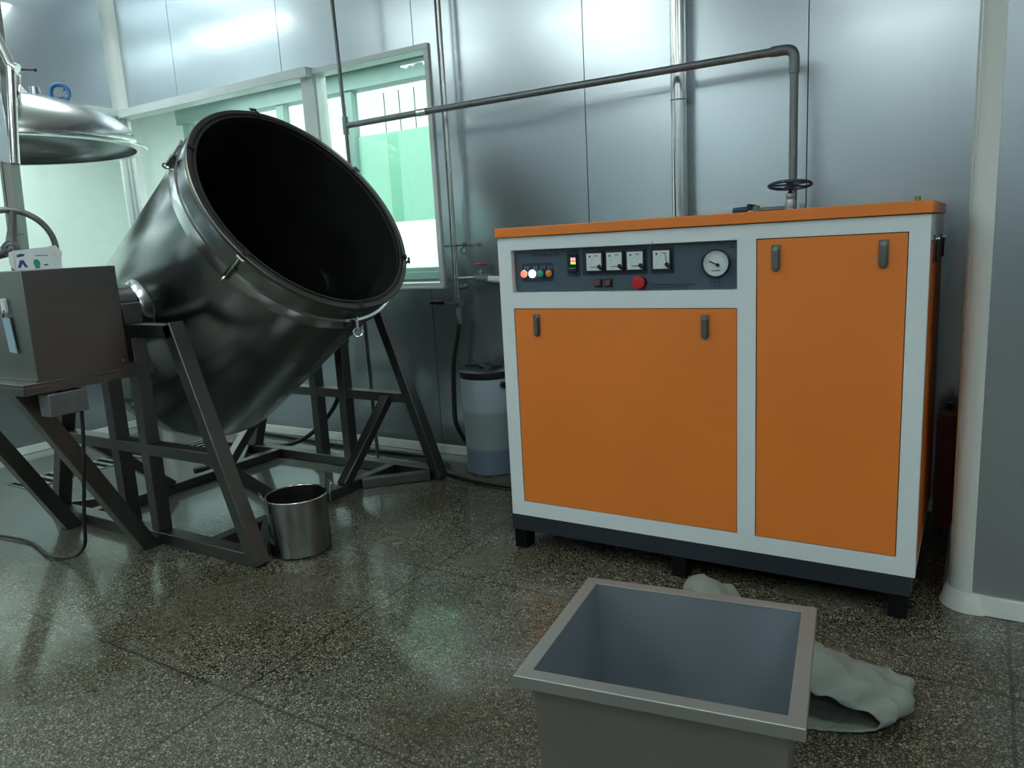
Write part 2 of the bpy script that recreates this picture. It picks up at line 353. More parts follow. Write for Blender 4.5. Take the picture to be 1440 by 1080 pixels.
for a, b in zip(seams[:-1], seams[1:]):
    if b <= WX1: cols.append((a, b, [(0, WZ0), (WZ1, ZC)]))
    elif a < WX1: cols += [(a, WX1, [(0, WZ0), (WZ1, ZC)]), (WX1, b, [(0, ZC)])]
    else: cols.append((a, b, [(0, ZC)]))
# the column that holds the window edge is one sheet above and below: merge it without a seam
mb = MB()
def sheet(x0, x1, z0, z1):
    mb.box(x0+G, x1-G, YB, YB+.04, z0, z1); mb.box(x0, x1, YB+.02, YB+.09, z0, z1, 1)
for a, b in zip(seams[:-1], seams[1:]):
    if b <= WX1: sheet(a, b, 0, WZ0); sheet(a, b, WZ1, ZC)
    elif a < WX1:
        sheet(a, b, 0, WZ0); sheet(a, b, WZ1, ZC)
        mb.box(WX1, b-G, YB, YB+.04, WZ0, WZ1); mb.box(WX1, b, YB+.02, YB+.09, WZ0, WZ1, 1)
    else: sheet(a, b, 0, ZC)
mb.build('wall_back', ['panel', 'gap'], kind=S, smooth=0)
LZ0 = .86
panel_wall('wall_left', [(YF-.1, -2.4, [(0, ZC)]), (-2.4, -.2, [(0, LZ0), (2.73, ZC)]), (-.2, 2.0, [(0, LZ0), (2.73, ZC)]), (2.0, 4.27, [(0, LZ0), (2.73, ZC)])], XL, 'x')
MB().box(XS, XS+.04, YN+.03, YB, 0, ZC).box(XS+.02, XS+.09, YN+.05, YB, 0, ZC, 1).build('wall_recess', ['panel', 'gap'], kind=S, smooth=0)
panel_wall('wall_near', [(XS+.05, .95, [(0, ZC)]), (.95, 2.15, [(0, ZC)]), (2.15, XR+.1, [(0, ZC)])], YN, 'y')
mb = MB()
for k in range(6): mb.box(XR, XR+.04, YF+k*1.2+G, YF+(k+1)*1.2-G, 0, ZC)
mb.box(XR+.02, XR+.09, YF, YN+.1, 0, ZC, 1); mb.build('wall_right', ['panel', 'gap'], kind=S, smooth=0)
mb = MB()
for k in range(9): mb.box(XL+k*1.15+G, XL+(k+1)*1.15-G, YF-.04, YF, 0, ZC)
mb.box(XL, XR, YF-.09, YF-.02, 0, ZC, 1); mb.build('wall_front', ['panel', 'gap'], kind=S, smooth=0)
def cove(name, cx, cy, r, a0, a1, z0, z1, mat='cove', r_in=None):
    """hollow-quarter corner trim of radius r about (cx,cy)"""
    mb = MB(); n = 10; t = .006
    po = [(cx+r*math.cos(a0+(a1-a0)*i/n), cy+r*math.sin(a0+(a1-a0)*i/n)) for i in range(n+1)]
    pi_ = [(cx+(r-t)*math.cos(a0+(a1-a0)*i/n), cy+(r-t)*math.sin(a0+(a1-a0)*i/n)) for i in range(n+1)]
    mb.prism(po+pi_[::-1], (0, 0, z0), (1, 0, 0), (0, 1, 0), (0, 0, z1-z0))
    return mb.build(name, mat, kind=S, smooth=40)
cove('trim_1', XL+.09, YB-.09, .09, PI/2, PI, 2.74, ZC)                       # inside corner, above the windows
cove('trim_2', XS+.07, YN+.07, .078, PI, 1.5*PI, .06, ZC)                        # outside corner
mb = MB(); mb.box(XL-.02, XL+.035, YB-.035, YB+.02, LZ0, 2.74).box(XL+.035, XL+.06, YB-.012, YB+.02, LZ0, 2.74).box(XL-.02, XL+.012, YB-.085, YB-.035, LZ0, 2.74)
mb.build('trim_3', 'alu', kind=S, bevel=.004)
cove('trim_4', XL+.06, YB-.06, .06, PI/2, PI, 0, LZ0)
def skirt(name, mb): return mb.build(name, 'cream_base', kind=S, bevel=.004)
skirt('baseboard_back', MB().prism([(0, 0), (.03, 0), (.012, .055), (0, .06)], (XL+.06, YB, 0), (0, -1, 0), (0, 0, 1), (XS-XL-.06, 0, 0)))
skirt('baseboard_left', MB().prism([(0, 0), (.03, 0), (.012, .055), (0, .06)], (XL, YF, 0), (1, 0, 0), (0, 0, 1), (0, YB-YF-.06, 0)))
skirt('baseboard_near', MB().prism([(0, 0), (.03, 0), (.012, .066), (0, .07)], (XS+.06, YN, 0), (0, -1, 0), (0, 0, 1), (XR-XS-.06, 0, 0)))
skirt('baseboard_recess', MB().prism([(0, 0), (.03, 0), (.012, .066), (0, .07)], (XS, YN+.06, 0), (-1, 0, 0), (0, 0, 1), (0, YB-YN-.1, 0)))
mb = MB(); mb.lathe([(0, 0), (.108, 0), (.088, .062), (.078, .07), (0, .07)], (XS+.07, YN+.07, 0), (0, 0, 1), 40); mb.build('baseboard_corner', 'cream_base', kind=S)

# windows ----------------------------------------------------------
mb = MB(); t = .035
yo, yi = YB-.018, YB+.10
mb.box(WX0-.06, WX1, yo, yi, WZ0, WZ0+.03)                       # sill
mb.box(WX0-.06, WX1, yo-.012, YB+.03, WZ0-.012, WZ0+.005)
mb.box(WX0-.10, -4.12, yo-.055, YB+.05, WZ1-.055, WZ1+.012)      # thick header box over the left light
mb.box(-4.115, WX1, yo, yi, WZ1-.035, WZ1+.002)
mb.box(WX1-t, WX1, yo, yi, WZ0+.03, WZ1-.035)
mb.box(-4.235, -4.115, yo+.001, yi-.001, WZ0+.03, WZ1)                          # mullion
mb.box(-4.125, -4.10, yo+.02, yi, WZ0, WZ1-.03).box(WX1-.05, WX1-t, yo+.03, yi, WZ0, WZ1-.03)
w1 = mb.build('window_1', 'alu', kind=S, bevel=.003)
for a, b in ((WX0-.04, -4.235), (-4.115, WX1-t)):
    g = MB().box(a, b, YB+.06, YB+.066, WZ0+.03, WZ1-.035).build('window_pane', 'glass', parent=w1, smooth=0)
mb = MB()
mb.box(XL-.10, XL+.018, YF+1.4, YB-.03, LZ0-.02, LZ0+.03).box(XL-.10, XL+.05, YF+1.4, YB-.05, 2.68, 2.74)
for y in (YF+1.4, -.25, 1.95): mb.box(XL-.1, XL+.018, y, y+.06, LZ0, 2.7)
w2 = mb.build('window_2', 'alu', kind=S, bevel=.003)
for a, b in ((YF+1.46, -.25), (-.19, 1.95), (2.01, YB-.04)):
    MB().box(XL-.066, XL-.06, a, b, LZ0+.03, 2.68).build('window_pane', 'glass', parent=w2, smooth=0)

# daylit corridor that wraps round the outside of the two glazed walls
OY, OX, CH = 5.2, -8.1, 2.95
mb = MB()
mb.box(OX, -6.98, OY, OY+.1, 0, CH)                               # pale wall left of the outer windows
mb.box(-6.98, -2.2, OY, OY+.1, 0, 1.235)
mb.box(-2.2, -1.8, OY, OY+.1, 0, CH)
mb.build('wall_corridor_outer', 'corridor', kind=S, smooth=0)
MB().box(OX-.1, OX, YF, OY+.1, 0, 2.95).build('wall_corridor_left', 'corridor', kind=S, smooth=0)
MB().box(-1.9, -1.8, YB+.09, OY, 0, CH).build('wall_corridor_right', 'corridor', kind=S, smooth=0)
MB().box(-7.05, -1.9, OY-.04, OY+.12, 2.79, CH).build('trim_5', 'lintel', kind=S, smooth=0)
mb = MB(); mb.box(XL-.1, -1.8, YB+.09, OY+.1, CH, CH+.05).box(OX-.1, XL-.1, YF, OY+.1, CH, CH+.05)
mb.build('ceiling_corridor', 'soffit', kind=S, smooth=0)
mb = MB()
for x in (-6.98, -6.1, -5.62, -4.78, -3.2, -2.25): mb.box(x, x+.09, OY-.02, OY+.06, 1.235, 2.8)
mb.box(-6.98, -2.2, OY-.02, OY+.06, 1.235, 1.27).box(-6.98, -2.2, OY-.03, OY+.02, 1.17, 1.235)
w3 = mb.build('window_3', 'lintel', kind=S, bevel=.004)
for a, b in ((-6.89, -6.1), (-6.01, -5.62), (-5.53, -4.78), (-4.69, -3.2), (-3.11, -2.25)):
    MB().box(a, b, OY+.03, OY+.035, 1.27, 2.79).build('window_pane', 'glass', parent=w3, smooth=0)
f = MB().box(-4.69, -3.2, OY+.022, OY+.028, 1.665, 2.41).build('frosted_film', 'film', parent=w3, smooth=0)
MB().box(-4.36, -4.24, OY+.016, OY+.021, 1.665, 2.40).build('film_stripe', 'film_pale', parent=w3, smooth=0)
mb = MB()
for x in [-4.6+i*.17 for i in range(9)]: mb.box(x, x+.006, OY+.30, OY+.306, 2.44, 2.80)
mb.box(-4.75, -3.1, OY+.295, OY+.31, 2.58, 2.588)
mb.build('wire_grille', 'frame', parent=w3)

# ------------------------------------------------------------------ steam generator
Y0 = 2.926
AT = (-1.0, 3.4, 0)
sg = thing('steam_generator', AT, 'large orange and white steam generator cabinet with gauges along its top left', 'machine')
mb = MB()
X0, X1 = -1.857, -.150
y1 = Y0+.04
for b in ((X0, -1.790, .17, 1.463), (-.790, -.720, .17, 1.463), (-.214, X1, .17, 1.463)): mb.box(b[0], b[1], Y0, y1, b[2], b[3])
for a, b in ((-1.790, -.790), (-.720, -.214)):
    for z0, z1 in ((1.408, 1.463), (.17, .238)): mb.box(a, b, Y0, y1, z0, z1)
mb.box(-1.790, -.790, Y0, y1, 1.151, 1.221)
mb.box(X0+.006, X1-.008, y1, 3.875, .172, 1.461)
mb.box(X1-.03, X1-.001, y1, 3.877, 1.372, 1.4625).box(X1-.03, X1-.001, y1, 3.877, .171, .20)
mb.box(X1-.02, X1-.0065, y1, 3.87, .2, 1.372, 1)
mb.box(-1.789, -.791, Y0+.024, Y0+.038, .239, 1.150, 1).box(-.719, -.215, Y0+.024, Y0+.038, .239, 1.407, 1)
mb.build('cabinet_frame', ['white_paint', 'gap'], sg, smooth=0)
MB().box(X0-.006, X1+.006, Y0-.012, 3.885, 1.4655, 1.507).build('top_cover', 'orange', sg, bevel=.003)
pl = MB().box(X0-.006, X1-.012, Y0+.002, 3.86, .092, .17).build('plinth', 'base_paint', sg, bevel=.002)
for x in (X0+.002, -1.07, X1-.085):
    for y in (Y0+.006, 3.76): MB().box(x, x+.062, y, y+.08, 0, .092).build('foot', 'gap', sg)
def latch(x, z, par, w=.031, h=.098, front=True):
    def build(mbf, name, mat, p): return mbf.build(name, mat, p, bevel=.0015)
    ex, ez, out_ = V((1, 0, 0)), V((0, 0, 1)), V((0, -1, 0)); o = V((x, Y0+.002, z))
    if not front: ex, out_ = V((0, 1, 0)), V((1, 0, 0)); o = V((X1, x, z))
    pol = [(-w/2, h/2), (w/2, h/2)] + [(w/2*math.cos(a), -h/2+w/2+w/2*math.sin(a)) for a in [-i*PI/8 for i in range(9)]]
    l = MB().prism(pol, o, ex, ez, out_*.006).build('latch', 'latch', par)
    pol2 = [(px*.62, py*.78-.006) for px, py in pol]
    MB().prism(pol2, o+out_*.005, ex, ez, out_*.010).build('lever', 'latch' if front else 'black', l, bevel=.0015)
    MB().cyl(o+ez*(h/2-.014)+out_*.005, o+ez*(h/2-.014)+out_*.019, .0085).build('lock_barrel', 'steel_bright', l)
    return l
g = .003
d1 = MB().box(-1.790+g, -.790-g, Y0+.003, Y0+.022, .238+g, 1.151-g).build('door', 'orange', sg, bevel=.002)
d2 = MB().box(-.720+g, -.214-g, Y0+.003, Y0+.022, .238+g, 1.408-g).build('door', 'orange', sg, bevel=.002)
latch(-1.675, 1.075, d1); latch(-.915, 1.076, d1); latch(-.648, 1.334, d2); latch(-.290, 1.336, d2)
sp_ = MB().box(X1-.006, X1-.0005, y1+.003, 3.86, .205, 1.366).build('side_panel', 'orange', sg, bevel=.001)
latch(3.12, 1.34, sp_, front=False); latch(3.62, 1.335, sp_, front=False)
# control panel, recessed
PX0, PX1, PZ0, PZ1, PY = -1.787, -.793, 1.223, 1.406, Y0+.026
def rrect(x0, x1, z0, z1, r, n=5):
    out = []
    for cx, cz, a in ((x1-r, z1-r, 0), (x0+r, z1-r, 90), (x0+r, z0+r, 180), (x1-r, z0+r, 270)):
        out += [(cx+r*math.cos(math.radians(a+90*i/n)), cz+r*math.sin(math.radians(a+90*i/n))) for i in range(n+1)]
    return out
def plate(x0, x1, z0, z1, r, y, th, mi=0, mb=None):
    mb = mb or MB(); return mb.prism(rrect(x0, x1, z0, z1, r), (0, y, 0), (1, 0, 0), (0, 0, 1), (0, -th, 0), mi)
mb = MB(); plate(PX0+.002, PX1-.002, PZ0+.002, PZ1-.002, .012, PY+.006, .006, 0, mb)
YP = PY
for a in ((-1.752, -1.592, 1.266, 1.348), (-1.524, -1.461, 1.284, 1.398), (-1.452, -1.157, 1.286, 1.398), (-1.146, -1.046, 1.286, 1.398)):
    plate(*a, .010, YP, .0008, 1, mb)
def marks(mb, x0, x1, z0, z1, n, mi):
    """illegible little strokes, as the photo shows the printing"""
    w = (x1-x0)/n
    for i in range(n):
        a = x0+i*w; t = (z1-z0)
        for k in range(3):
            zz = z0+t*(k+.2)/3
            mb.box(a+w*.1, a+w*random.uniform(.55, .85), YP-.0016, YP-.0008, zz, zz+t*.12, mi)
        xx = a+w*random.uniform(.3, .5); mb.box(xx, xx+w*.13, YP-.0016, YP-.0008, z0, z1, mi)
marks(mb, -1.700, -1.560, 1.376, 1.390, 9, 2)
marks(mb, -1.140, -.955, 1.238, 1.247, 14, 2); mb.box(-1.13, -.99, YP-.0016, YP-.0008, 1.231, 1.2335, 2)
marks(mb, -.905, -.855, 1.243, 1.253, 3, 2); mb.box(-.9, -.86, YP-.0016, YP-.0008, 1.235, 1.237, 2)
marks(mb, -.826, -.808, 1.384, 1.392, 2, 2); mb.box(-.826, -.808, YP-.0016, YP-.0008, 1.378, 1.381, 2)
for i in range(4): marks(mb, -1.736+i*.0375-.004+.008*(i > 0), -1.716+i*.0375+.002+.008*(i > 0), 1.322, 1.336, 2, 3)
cpn = mb.build('control_panel', ['panel_grey', 'panel_navy', 'print', 'print_pale'], sg, smooth=0)
for x, m in zip((-1.738, -1.696, -1.654, -1.612), ('lamp_red', 'lamp_white', 'lamp_green', 'lamp_amber')):
    l = MB().lathe([(.0175, 0), (.0175, .006), (.014, .008)], (x, YP, 1.302), (0, -1, 0), 24).build('indicator_lamp', 'black' if m in ('lamp_green', 'lamp_amber') else 'steel', sg)
    rr = .0155 if m != 'lamp_white' else .0175
    MB().lathe([(rr, .004), (rr, .010), (rr*.8, .016), (rr*.4, .0185), (0, .019)], (x, YP, 1.302), (0, -1, 0), 24).build('lens', m, l)
tcn = MB(); tcn.box(-1.511, -1.474, YP-.012, YP, 1.305, 1.382); tcn.box(-1.509, -1.481, YP-.0135, YP-.012, 1.3185, 1.3225, 1)
tc_ = tcn.build('temperature_controller', ['black', 'print_pale'], sg, bevel=.002)
def seg7(mb, txt, x, z, w, h, t, y, mi=0):
    S7 = {'0': 'abcdef', '8': 'abcdefg', '5': 'acdfg', '1': 'bc', '6': 'acdefg', '4': 'bcfg'}
    for i, ch in enumerate(txt):
        a = x+i*w*1.35
        R = dict(a=(a, a+w, z+h-t, z+h), d=(a, a+w, z, z+t), g=(a, a+w, z+h/2-t/2, z+h/2+t/2), f=(a, a+t, z+h/2, z+h), e=(a, a+t, z, z+h/2), b=(a+w-t, a+w, z+h/2, z+h), c=(a+w-t, a+w, z, z+h/2))
        for k in S7[ch]: q = R[k]; mb.box(q[0], q[1], y-.001, y, q[2], q[3], mi)
mb = MB(); seg7(mb, '88', -1.500, 1.353, .009, .012, .0024, YP-.012); mb.build('red_digits', 'digit_red', tc_, smooth=0)
mb = MB(); seg7(mb, '888', -1.501, 1.338, .0062, .011, .0018, YP-.012); mb.build('green_digits', 'digit_green', tc_, smooth=0)
for i, x in enumerate((-1.392, -1.300, -1.208, -1.096)):
    hw = .037
    m_ = MB().box(x-hw-.004, x+hw+.004, YP-.011, YP, 1.345-hw-.008, 1.345+hw+.004).build('panel_meter', 'black', sg, bevel=.002)
    mb = MB(); mb.box(x-hw+.003, x+hw-.003, YP-.0135, YP-.011, 1.345-hw, 1.345+hw-.002)
    px, pz = x+hw-.013, 1.345-hw+.018
    for k in range(9):
        a = math.radians(92+k*11); r0, r1 = .040, .044
        q = [V((px+r*math.cos(a+da), YP-.0138, pz+r*math.sin(a+da))) for r, da in ((r0, -.012), (r1, -.012), (r1, .012), (r0, .012))]
        mb.add(q, [(0, 1, 2, 3)], 1)
    mb.box(x-.022, x-.015, YP-.0138, YP-.0134, 1.363, 1.371, 1); mb.box(x+.004, x+.018, YP-.0138, YP-.0134, 1.368, 1.371, 1)
    mb.build('dial_face', ['dial', 'print'], m_, smooth=0)
    mb = MB(); ang = 180 if i < 3 else 98
    a = math.radians(ang); e = V((px+.038*math.cos(a), YP-.0155, pz-.003*(i < 3)+.043*math.sin(a)))
    mb.bar((px, YP-.0155, pz-.003*(i < 3)), e, .0022, .001, (0, 1, 0)); mb.cyl((px+.001, YP-.0135, pz-.002), (px+.001, YP-.018, pz-.002), .0085)
    mb.cyl((px+.007, YP-.0135, pz-.010), (px+.007, YP-.017, pz-.010), .0065)
    mb.build('needle', 'black', m_)
for x in (-1.379, -1.333):
    r_ = MB().box(x-.018, x+.018, YP-.006, YP, 1.237, 1.272).build('rocker_switch', 'black', sg, bevel=.002)
    MB().prism([(0, 0), (.010, .004), (.006, .026), (0, .026)], (x-.012, YP-.005, 1.2415), (0, -1, 0), (0, 0, 1), (.024, 0, 0)).build('rocker', 'red_dark', r_, bevel=.001)
es = MB().lathe([(.027, 0), (.027, .004), (.014, .006), (.014, .018)], (-1.190, YP, 1.254), (0, -1, 0), 28).build('emergency_stop', 'black', sg)
MB().lathe([(.020, .016), (.026, .020), (.027, .028), (.022, .033), (0, .035)], (-1.190, YP, 1.254), (0, -1, 0), 32).build('push_button', 'red_plastic', es)
GC = V((-.877, YP, 1.322)); GR = .052
pg = MB().lathe([(GR+.003, 0), (GR+.003, .014), (GR-.001, .017), (GR-.003, .008)], GC, (0, -1, 0), 48).build('pressure_gauge', 'black', sg)
mb = MB().lathe([(0, .008), (GR-.002, .008)], GC, (0, -1, 0), 48)
for k in range(31):
    a = math.radians(225-k*9); r0, r1 = (.034, .040) if k % 5 == 0 else (.037, .040)
    q = [GC+V((r*math.cos(a+da), -.0085, r*math.sin(a+da))) for r, da in ((r0, -.014), (r1, -.014), (r1, .014), (r0, .014))]
    mb.add(q, [(0, 1, 2, 3)], 1)
for k in range(7): mb.box(GC.x-.016+k*.005, GC.x-.0125+k*.005, YP-.0086, YP-.0084, GC.z-.030, GC.z-.026, 1)
mb.build('dial_face', ['dial', 'print'], pg, smooth=0)
mb = MB(); a = math.radians(155); nc = GC+V((.008, -.012, -.006)); e = nc+V((math.cos(a)*.036, 0, math.sin(a)*.036))
mb.bar(nc, e, .0042, .001, (0, 1, 0)); mb.bar(nc, nc+(nc-e)*.22, .006, .001, (0, 1, 0)); mb.cyl(nc+V((0, .004, 0)), nc-V((0, .003, 0)), .006); mb.build('needle', 'black', pg)
MB().cyl((-1.125, Y0, 1.413), (-1.125, Y0-.002, 1.413), .003, 12).build('screw', 'latch', sg)
MB().cyl((-.195, Y0+.03, 1.507), (-.195, Y0+.03, 1.523), .010, 12).build('bolt', 'brass', sg)

# valve and fittings that stand on the cabinet
vx, vy = -.768, 3.74
sv = thing('gate_valve', (vx, vy, 1.507), 'steam gate valve with a dark blue handwheel on top of the orange cabinet', 'valve')
mb = MB(); mb.cyl((vx, vy, 1.507), (vx, vy, 1.52), .045); mb.lathe([(.022, .013), (.024, .03), (.021, .06), (.014, .068), (.021, .074), (.021, .086), (.012, .092), (.009, .096)], (vx, vy, 1.507), (0, 0, 1), 24)
mb.cyl((vx-.06, vy+.035, 1.507), (vx-.06, vy+.035, 1.53), .012, 12).cyl((vx+.05, vy+.02, 1.507), (vx+.05, vy+.02, 1.545), .011, 12)
mb.build('valve_body', 'band', sv)
MB().cyl((vx, vy, 1.600), (vx, vy, 1.640), .008, 12).build('stem', 'black', sv)
wc = V((vx, vy, 1.632)); R_ = .092
wn_ = V((-.03, .15, 1)).normalized(); w1_ = wn_.cross(V((0, 1, 0))).normalized(); w2_ = wn_.cross(w1_)
hw_ = MB().ring(wc, wn_, R_, .0075, 48, 10)
for k in range(5):
    a = 2*PI*k/5+.3; dd = w1_*math.cos(a)+w2_*math.sin(a); hw_.tube([wc, wc+dd*R_*.5, wc+dd*R_], .005, 8)
hw_.cyl(wc-V((0, 0, .014)), wc+V((0, 0, .014)), .018, 16); hw_.build('handwheel', 'blue_paint', sv)
bv = thing('ball_valve', (-.90, 3.76, 1.507), 'small ball valve with a blue lever grip lying along the cabinet top', 'valve')
mb = MB(); mb.cyl((-.925, 3.76, 1.507), (-.925, 3.76, 1.55), .017, 16).cyl((-.925, 3.76, 1.53), (-.80, 3.76, 1.53), .010, 12); mb.build('valve_body', 'galv', bv)
MB().bar((-.925, 3.76, 1.548), (-.955, 3.755, 1.55), .016, .006, (0, 1, 0)).bar((-.945, 3.755, 1.545), (-.965, 3.755, 1.545), .03, .03, (0, 1, 0)).build('lever', 'black', bv, bevel=.003)
MB().bar((-.96, 3.755, 1.537), (-1.035, 3.75, 1.534), .026, .026, (0, 1, 0)).build('grip', 'blue_grip', bv, bevel=.009)

# ------------------------------------------------------------------ steam pipe, wall pipes
YQ = 4.09
YH = 3.93
spp = thing('steam_pipe', (-2.3, YH, 2.25), 'long grey steam pipe crossing the back wall and turning down behind the cabinet', 'pipe')
MB().tube(bend([(-3.60, YH, 2.255), (-2.9, YH, 2.259), (-.875, YH, 2.259), (-.795, YH, 2.259), (-.795, YH, 2.19), (-.795, YH, 1.30), (-.795, 3.879, 1.22)], .06), .0195, 16).build('pipe', 'galv', spp)
mb = MB(); mb.tube(bend([(-.90, YH, 2.259), (-.795, YH, 2.259), (-.795, YH, 2.15)], .06), .0245, 16); mb.build('elbow_fitting', 'galv', spp)
MB().cyl((-3.02, YH, 2.258), (-2.95, YH, 2.258), .0235).build('coupling', 'steel_bright', spp)
wp = thing('supply_pipe', (-3.625, YH, 0), 'thin vertical pipe in front of the window behind the tilted kettle', 'pipe')
MB().tube([(-3.605, YH, .0), (-3.625, YH, 2.24), (-3.665, YH, ZC)], .0125, 14).build('pipe', 'pipe_dark', wp)
MB().cyl((-3.625, YH, 2.20), (-3.625, YH, 2.31), .020, 16).build('tee_fitting', 'galv', wp)
dp = thing('water_pipe', (-2.93, YQ, .98), 'pair of thin vertical pipes strapped together right of the window', 'pipe')
MB().cyl((-2.925, YQ, 1.0), (-2.925, YQ, ZC), .0135, 14).build('pipe', 'steel', dp)
mb = MB(); mb.tube([(-2.958, YQ+.01, ZC), (-2.955, YQ+.01, 2.2), (-2.945, YQ-.004, 1.9), (-2.955, YQ+.01, 1.6), (-2.950, YQ+.005, 1.25)], .007, 10); mb.build('thin_pipe', 'pipe_dark', dp)
for z in (1.44, 1.225):
    mb = MB(); mb.bar((-3.01, YQ+.01, z), (-2.86, YQ+.01, z), .012, .012).cyl((-2.87, YQ+.01, z), (-2.87, YB, z), .006, 8); mb.ring((-2.925, YQ, z), (0, 0, 1), .018, .005, 20, 8)
    if z > 1.3: mb.sphere((-2.85, YQ, z+.005), .018).ring((-2.85, YQ-.012, z-.035), (0, 1, 0), .020, .004, 20, 8)
    mb.build('pipe_clamp', 'pipe_dark', dp)
mb = MB(); mb.cyl((-2.925, YQ, .985), (-2.925, YQ, 1.045), .02, 6).cyl((-2.925, YQ, 1.085), (-2.925, YQ, 1.15), .024, 16).cyl((-2.925, YQ, .93), (-2.925, YQ, .99), .016, 14)
mb.box(-2.95, -2.90, YQ-.024, YQ+.024, 1.045, 1.10).cyl((-2.925, YQ, 1.07), (-2.925, YQ-.045, 1.07), .014, 14)
mb.cyl((-2.925, YQ, 1.15), (-2.925, YQ, 1.18), .018, 14).cyl((-2.925, YQ, 1.165), (-2.86, YQ, 1.175), .010, 12).sphere((-2.86, YQ, 1.178), .017)
bvb = mb.build('stop_cock', 'galv', dp)
MB().bar((-2.925, YQ-.045, 1.072), (-3.02, YQ-.05, 1.075), .014, .006).build('lever', 'galv', bvb)
MB().bar((-3.0, YQ-.05, 1.075), (-3.12, YQ-.05, 1.077), .026, .012).build('lever_grip', 'black', bvb, bevel=.004)
rv = thing('branch_valve', (-2.73, YQ, 1.2), 'horizontal branch pipe with a small red valve wheel left of the cabinet', 'valve')
mb = MB(); mb.tube([(-2.91, YQ, 1.228), (-2.84, YQ, 1.228)], .009, 12).tube([(-2.84, YQ, 1.228), (-2.78, YQ, 1.226)], .014, 12); mb.build('pipe', 'steel_bright', rv)
mb = MB(); mb.tube([(-2.785, YQ, 1.225), (-2.765, YQ, 1.225)], .022, 6).tube([(-2.765, YQ, 1.225), (-2.695, YQ, 1.222)], .018, 14).tube([(-2.695, YQ, 1.222), (-2.672, YQ, 1.221)], .022, 6)
mb.lathe([(.018, 0), (.015, .03), (.018, .035), (.010, .05), (.006, .052), (.006, .09)], (-2.73, YQ, 1.228), (0, 0, 1), 14); mb.build('valve_body', 'galv', rv)
mb = MB(); mb.ring((-2.73, YQ, 1.315), (0, 0, 1), .036, .006, 28, 8)
for k in range(4): a = PI/2*k; mb.tube([(-2.73, YQ, 1.315), (-2.73+.036*math.cos(a), YQ+.036*math.sin(a), 1.315)], .004, 6)
mb.cyl((-2.73, YQ, 1.307), (-2.73, YQ, 1.326), .010, 12); mb.build('handwheel', 'red_paint', rv)
mb = MB(); mb.tube([(-2.675, YQ, 1.221), (-2.60, YQ, 1.215), (-2.35, 3.95, 1.205), (-1.862, 3.75, 1.20)], [.02, .022, .022, .022], 12); mb.build('white_hose', 'paper', rv)
cp_ = thing('riser_pipe', (-1.4, 4.1, 0), 'polished steel riser pipe running up the middle of the back wall', 'pipe')
MB().cyl((-1.415, 4.10, .0), (-1.415, 4.10, ZC), .041, 32).build('pipe', 'steel_bright', cp_)
MB().cyl((-1.415, 4.10, 2.13), (-1.415, 4.10, 2.137), .0425, 32).build('weld_ring', 'galv', cp_)

# ------------------------------------------------------------------ kettle
KC = V((-3.062, 2.97, 1.687)); TT = .969
KN = V((math.sin(TT), 0, math.cos(TT))); KA = V((0, 1, 0)); KB = KN.cross(KA)
def K(s, r, deg): a = math.radians(deg); return KC-KN*s+(KA*math.cos(a)+KB*math.sin(a))*r
kt = thing('tilting_kettle', (-3.72, 2.97, .4), 'huge stainless steel kettle tilted with its dark open mouth up to the right', 'kettle')
prof = [(.633, .03), (.640, .05), (.640, 1.30)]
prof += [(.64*math.cos(a), 1.30+.45*math.sin(a)) for a in [PI/2*i/14 for i in range(1, 15)]]
prof[-1] = (0, 1.75)
MB().lathe([(r, -h) for r, h in prof], KC, KN, 96).build('shell', 'kettle', kt, smooth=50)
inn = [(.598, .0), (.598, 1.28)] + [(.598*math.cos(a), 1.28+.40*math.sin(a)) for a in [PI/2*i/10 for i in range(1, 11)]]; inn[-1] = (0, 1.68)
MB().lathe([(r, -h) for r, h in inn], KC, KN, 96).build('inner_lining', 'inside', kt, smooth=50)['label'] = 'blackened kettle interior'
MB().lathe([(.639, -.024), (.648, -.021), (.648, -.004), (.644, 0), (.622, 0), (.620, -.007), (.606, -.007), (.605, 0), (.599, 0), (.597, -.03)], KC, KN, 96, mis=[0, 0, 0, 0, 0, 1, 0, 0, 0]).build('rim', ['rim', 'seal'], kt)
MB().lathe([(.640, -.114), (.653, -.117), (.655, -.15), (.653, -.181), (.640, -.184)], KC, KN, 96).build('reinforcing_band', 'band', kt)
for i, dg in enumerate((146, 86, 26, -34, -94, -154)):
    e = K(.125, .66, dg); T_ = (K(.125, .66, dg+2)-K(.125, .66, dg-2)).normalized()
    mb = MB()
    for q in (-.012, .012): mb.bar(K(.10, .665, dg)+T_*q, K(.155, .665, dg)+T_*q, .028, .004, T_)
    mb.bar(K(.095, .6575, dg), K(.16, .6575, dg), .034, .007, T_.cross(KN))
    MB().bar(K(-.003, .628, dg)-T_*.012, K(-.003, .628, dg)+T_*.012, .035, .008, KN).build('rim_notch', 'seal', kt)
    sb = mb.build('swing_bolt', 'rim', kt)
    mb = MB()
    if i == 4:
        a, b = K(.06, .662, dg), K(.06, .662, dg)+V((.005, -.01, -.055)); mb.tube([a, b], .006, 10)
        mb.ring(b+V((0, 0, -.024)), (.75, -.65, .1), .022, .0065, 28, 10)
    else:
        a, b = K(.165, .672, dg), K(.01, .672, dg); mb.tube([a, b], .0065, 10); mb.ring(a, T_, .017, .006, 24, 8); mb.tube([b-T_*.02, b+T_*.02], .007, 8)
    mb.build('eye_bolt', 'steel_bright' if i in (4, 5, 0) else 'rim', sb)
TX, TZ = -3.70, 1.222
mb = MB(); mb.lathe([(.14, .06), (.14, .005), (.11, -.012), (.095, -.030)], (TX, 2.33, TZ), (0, 1, 0), 40); mb.cyl((TX, 2.345, TZ), (TX, 2.12, TZ), .06, 28); mb.build('trunnion', 'band', kt)
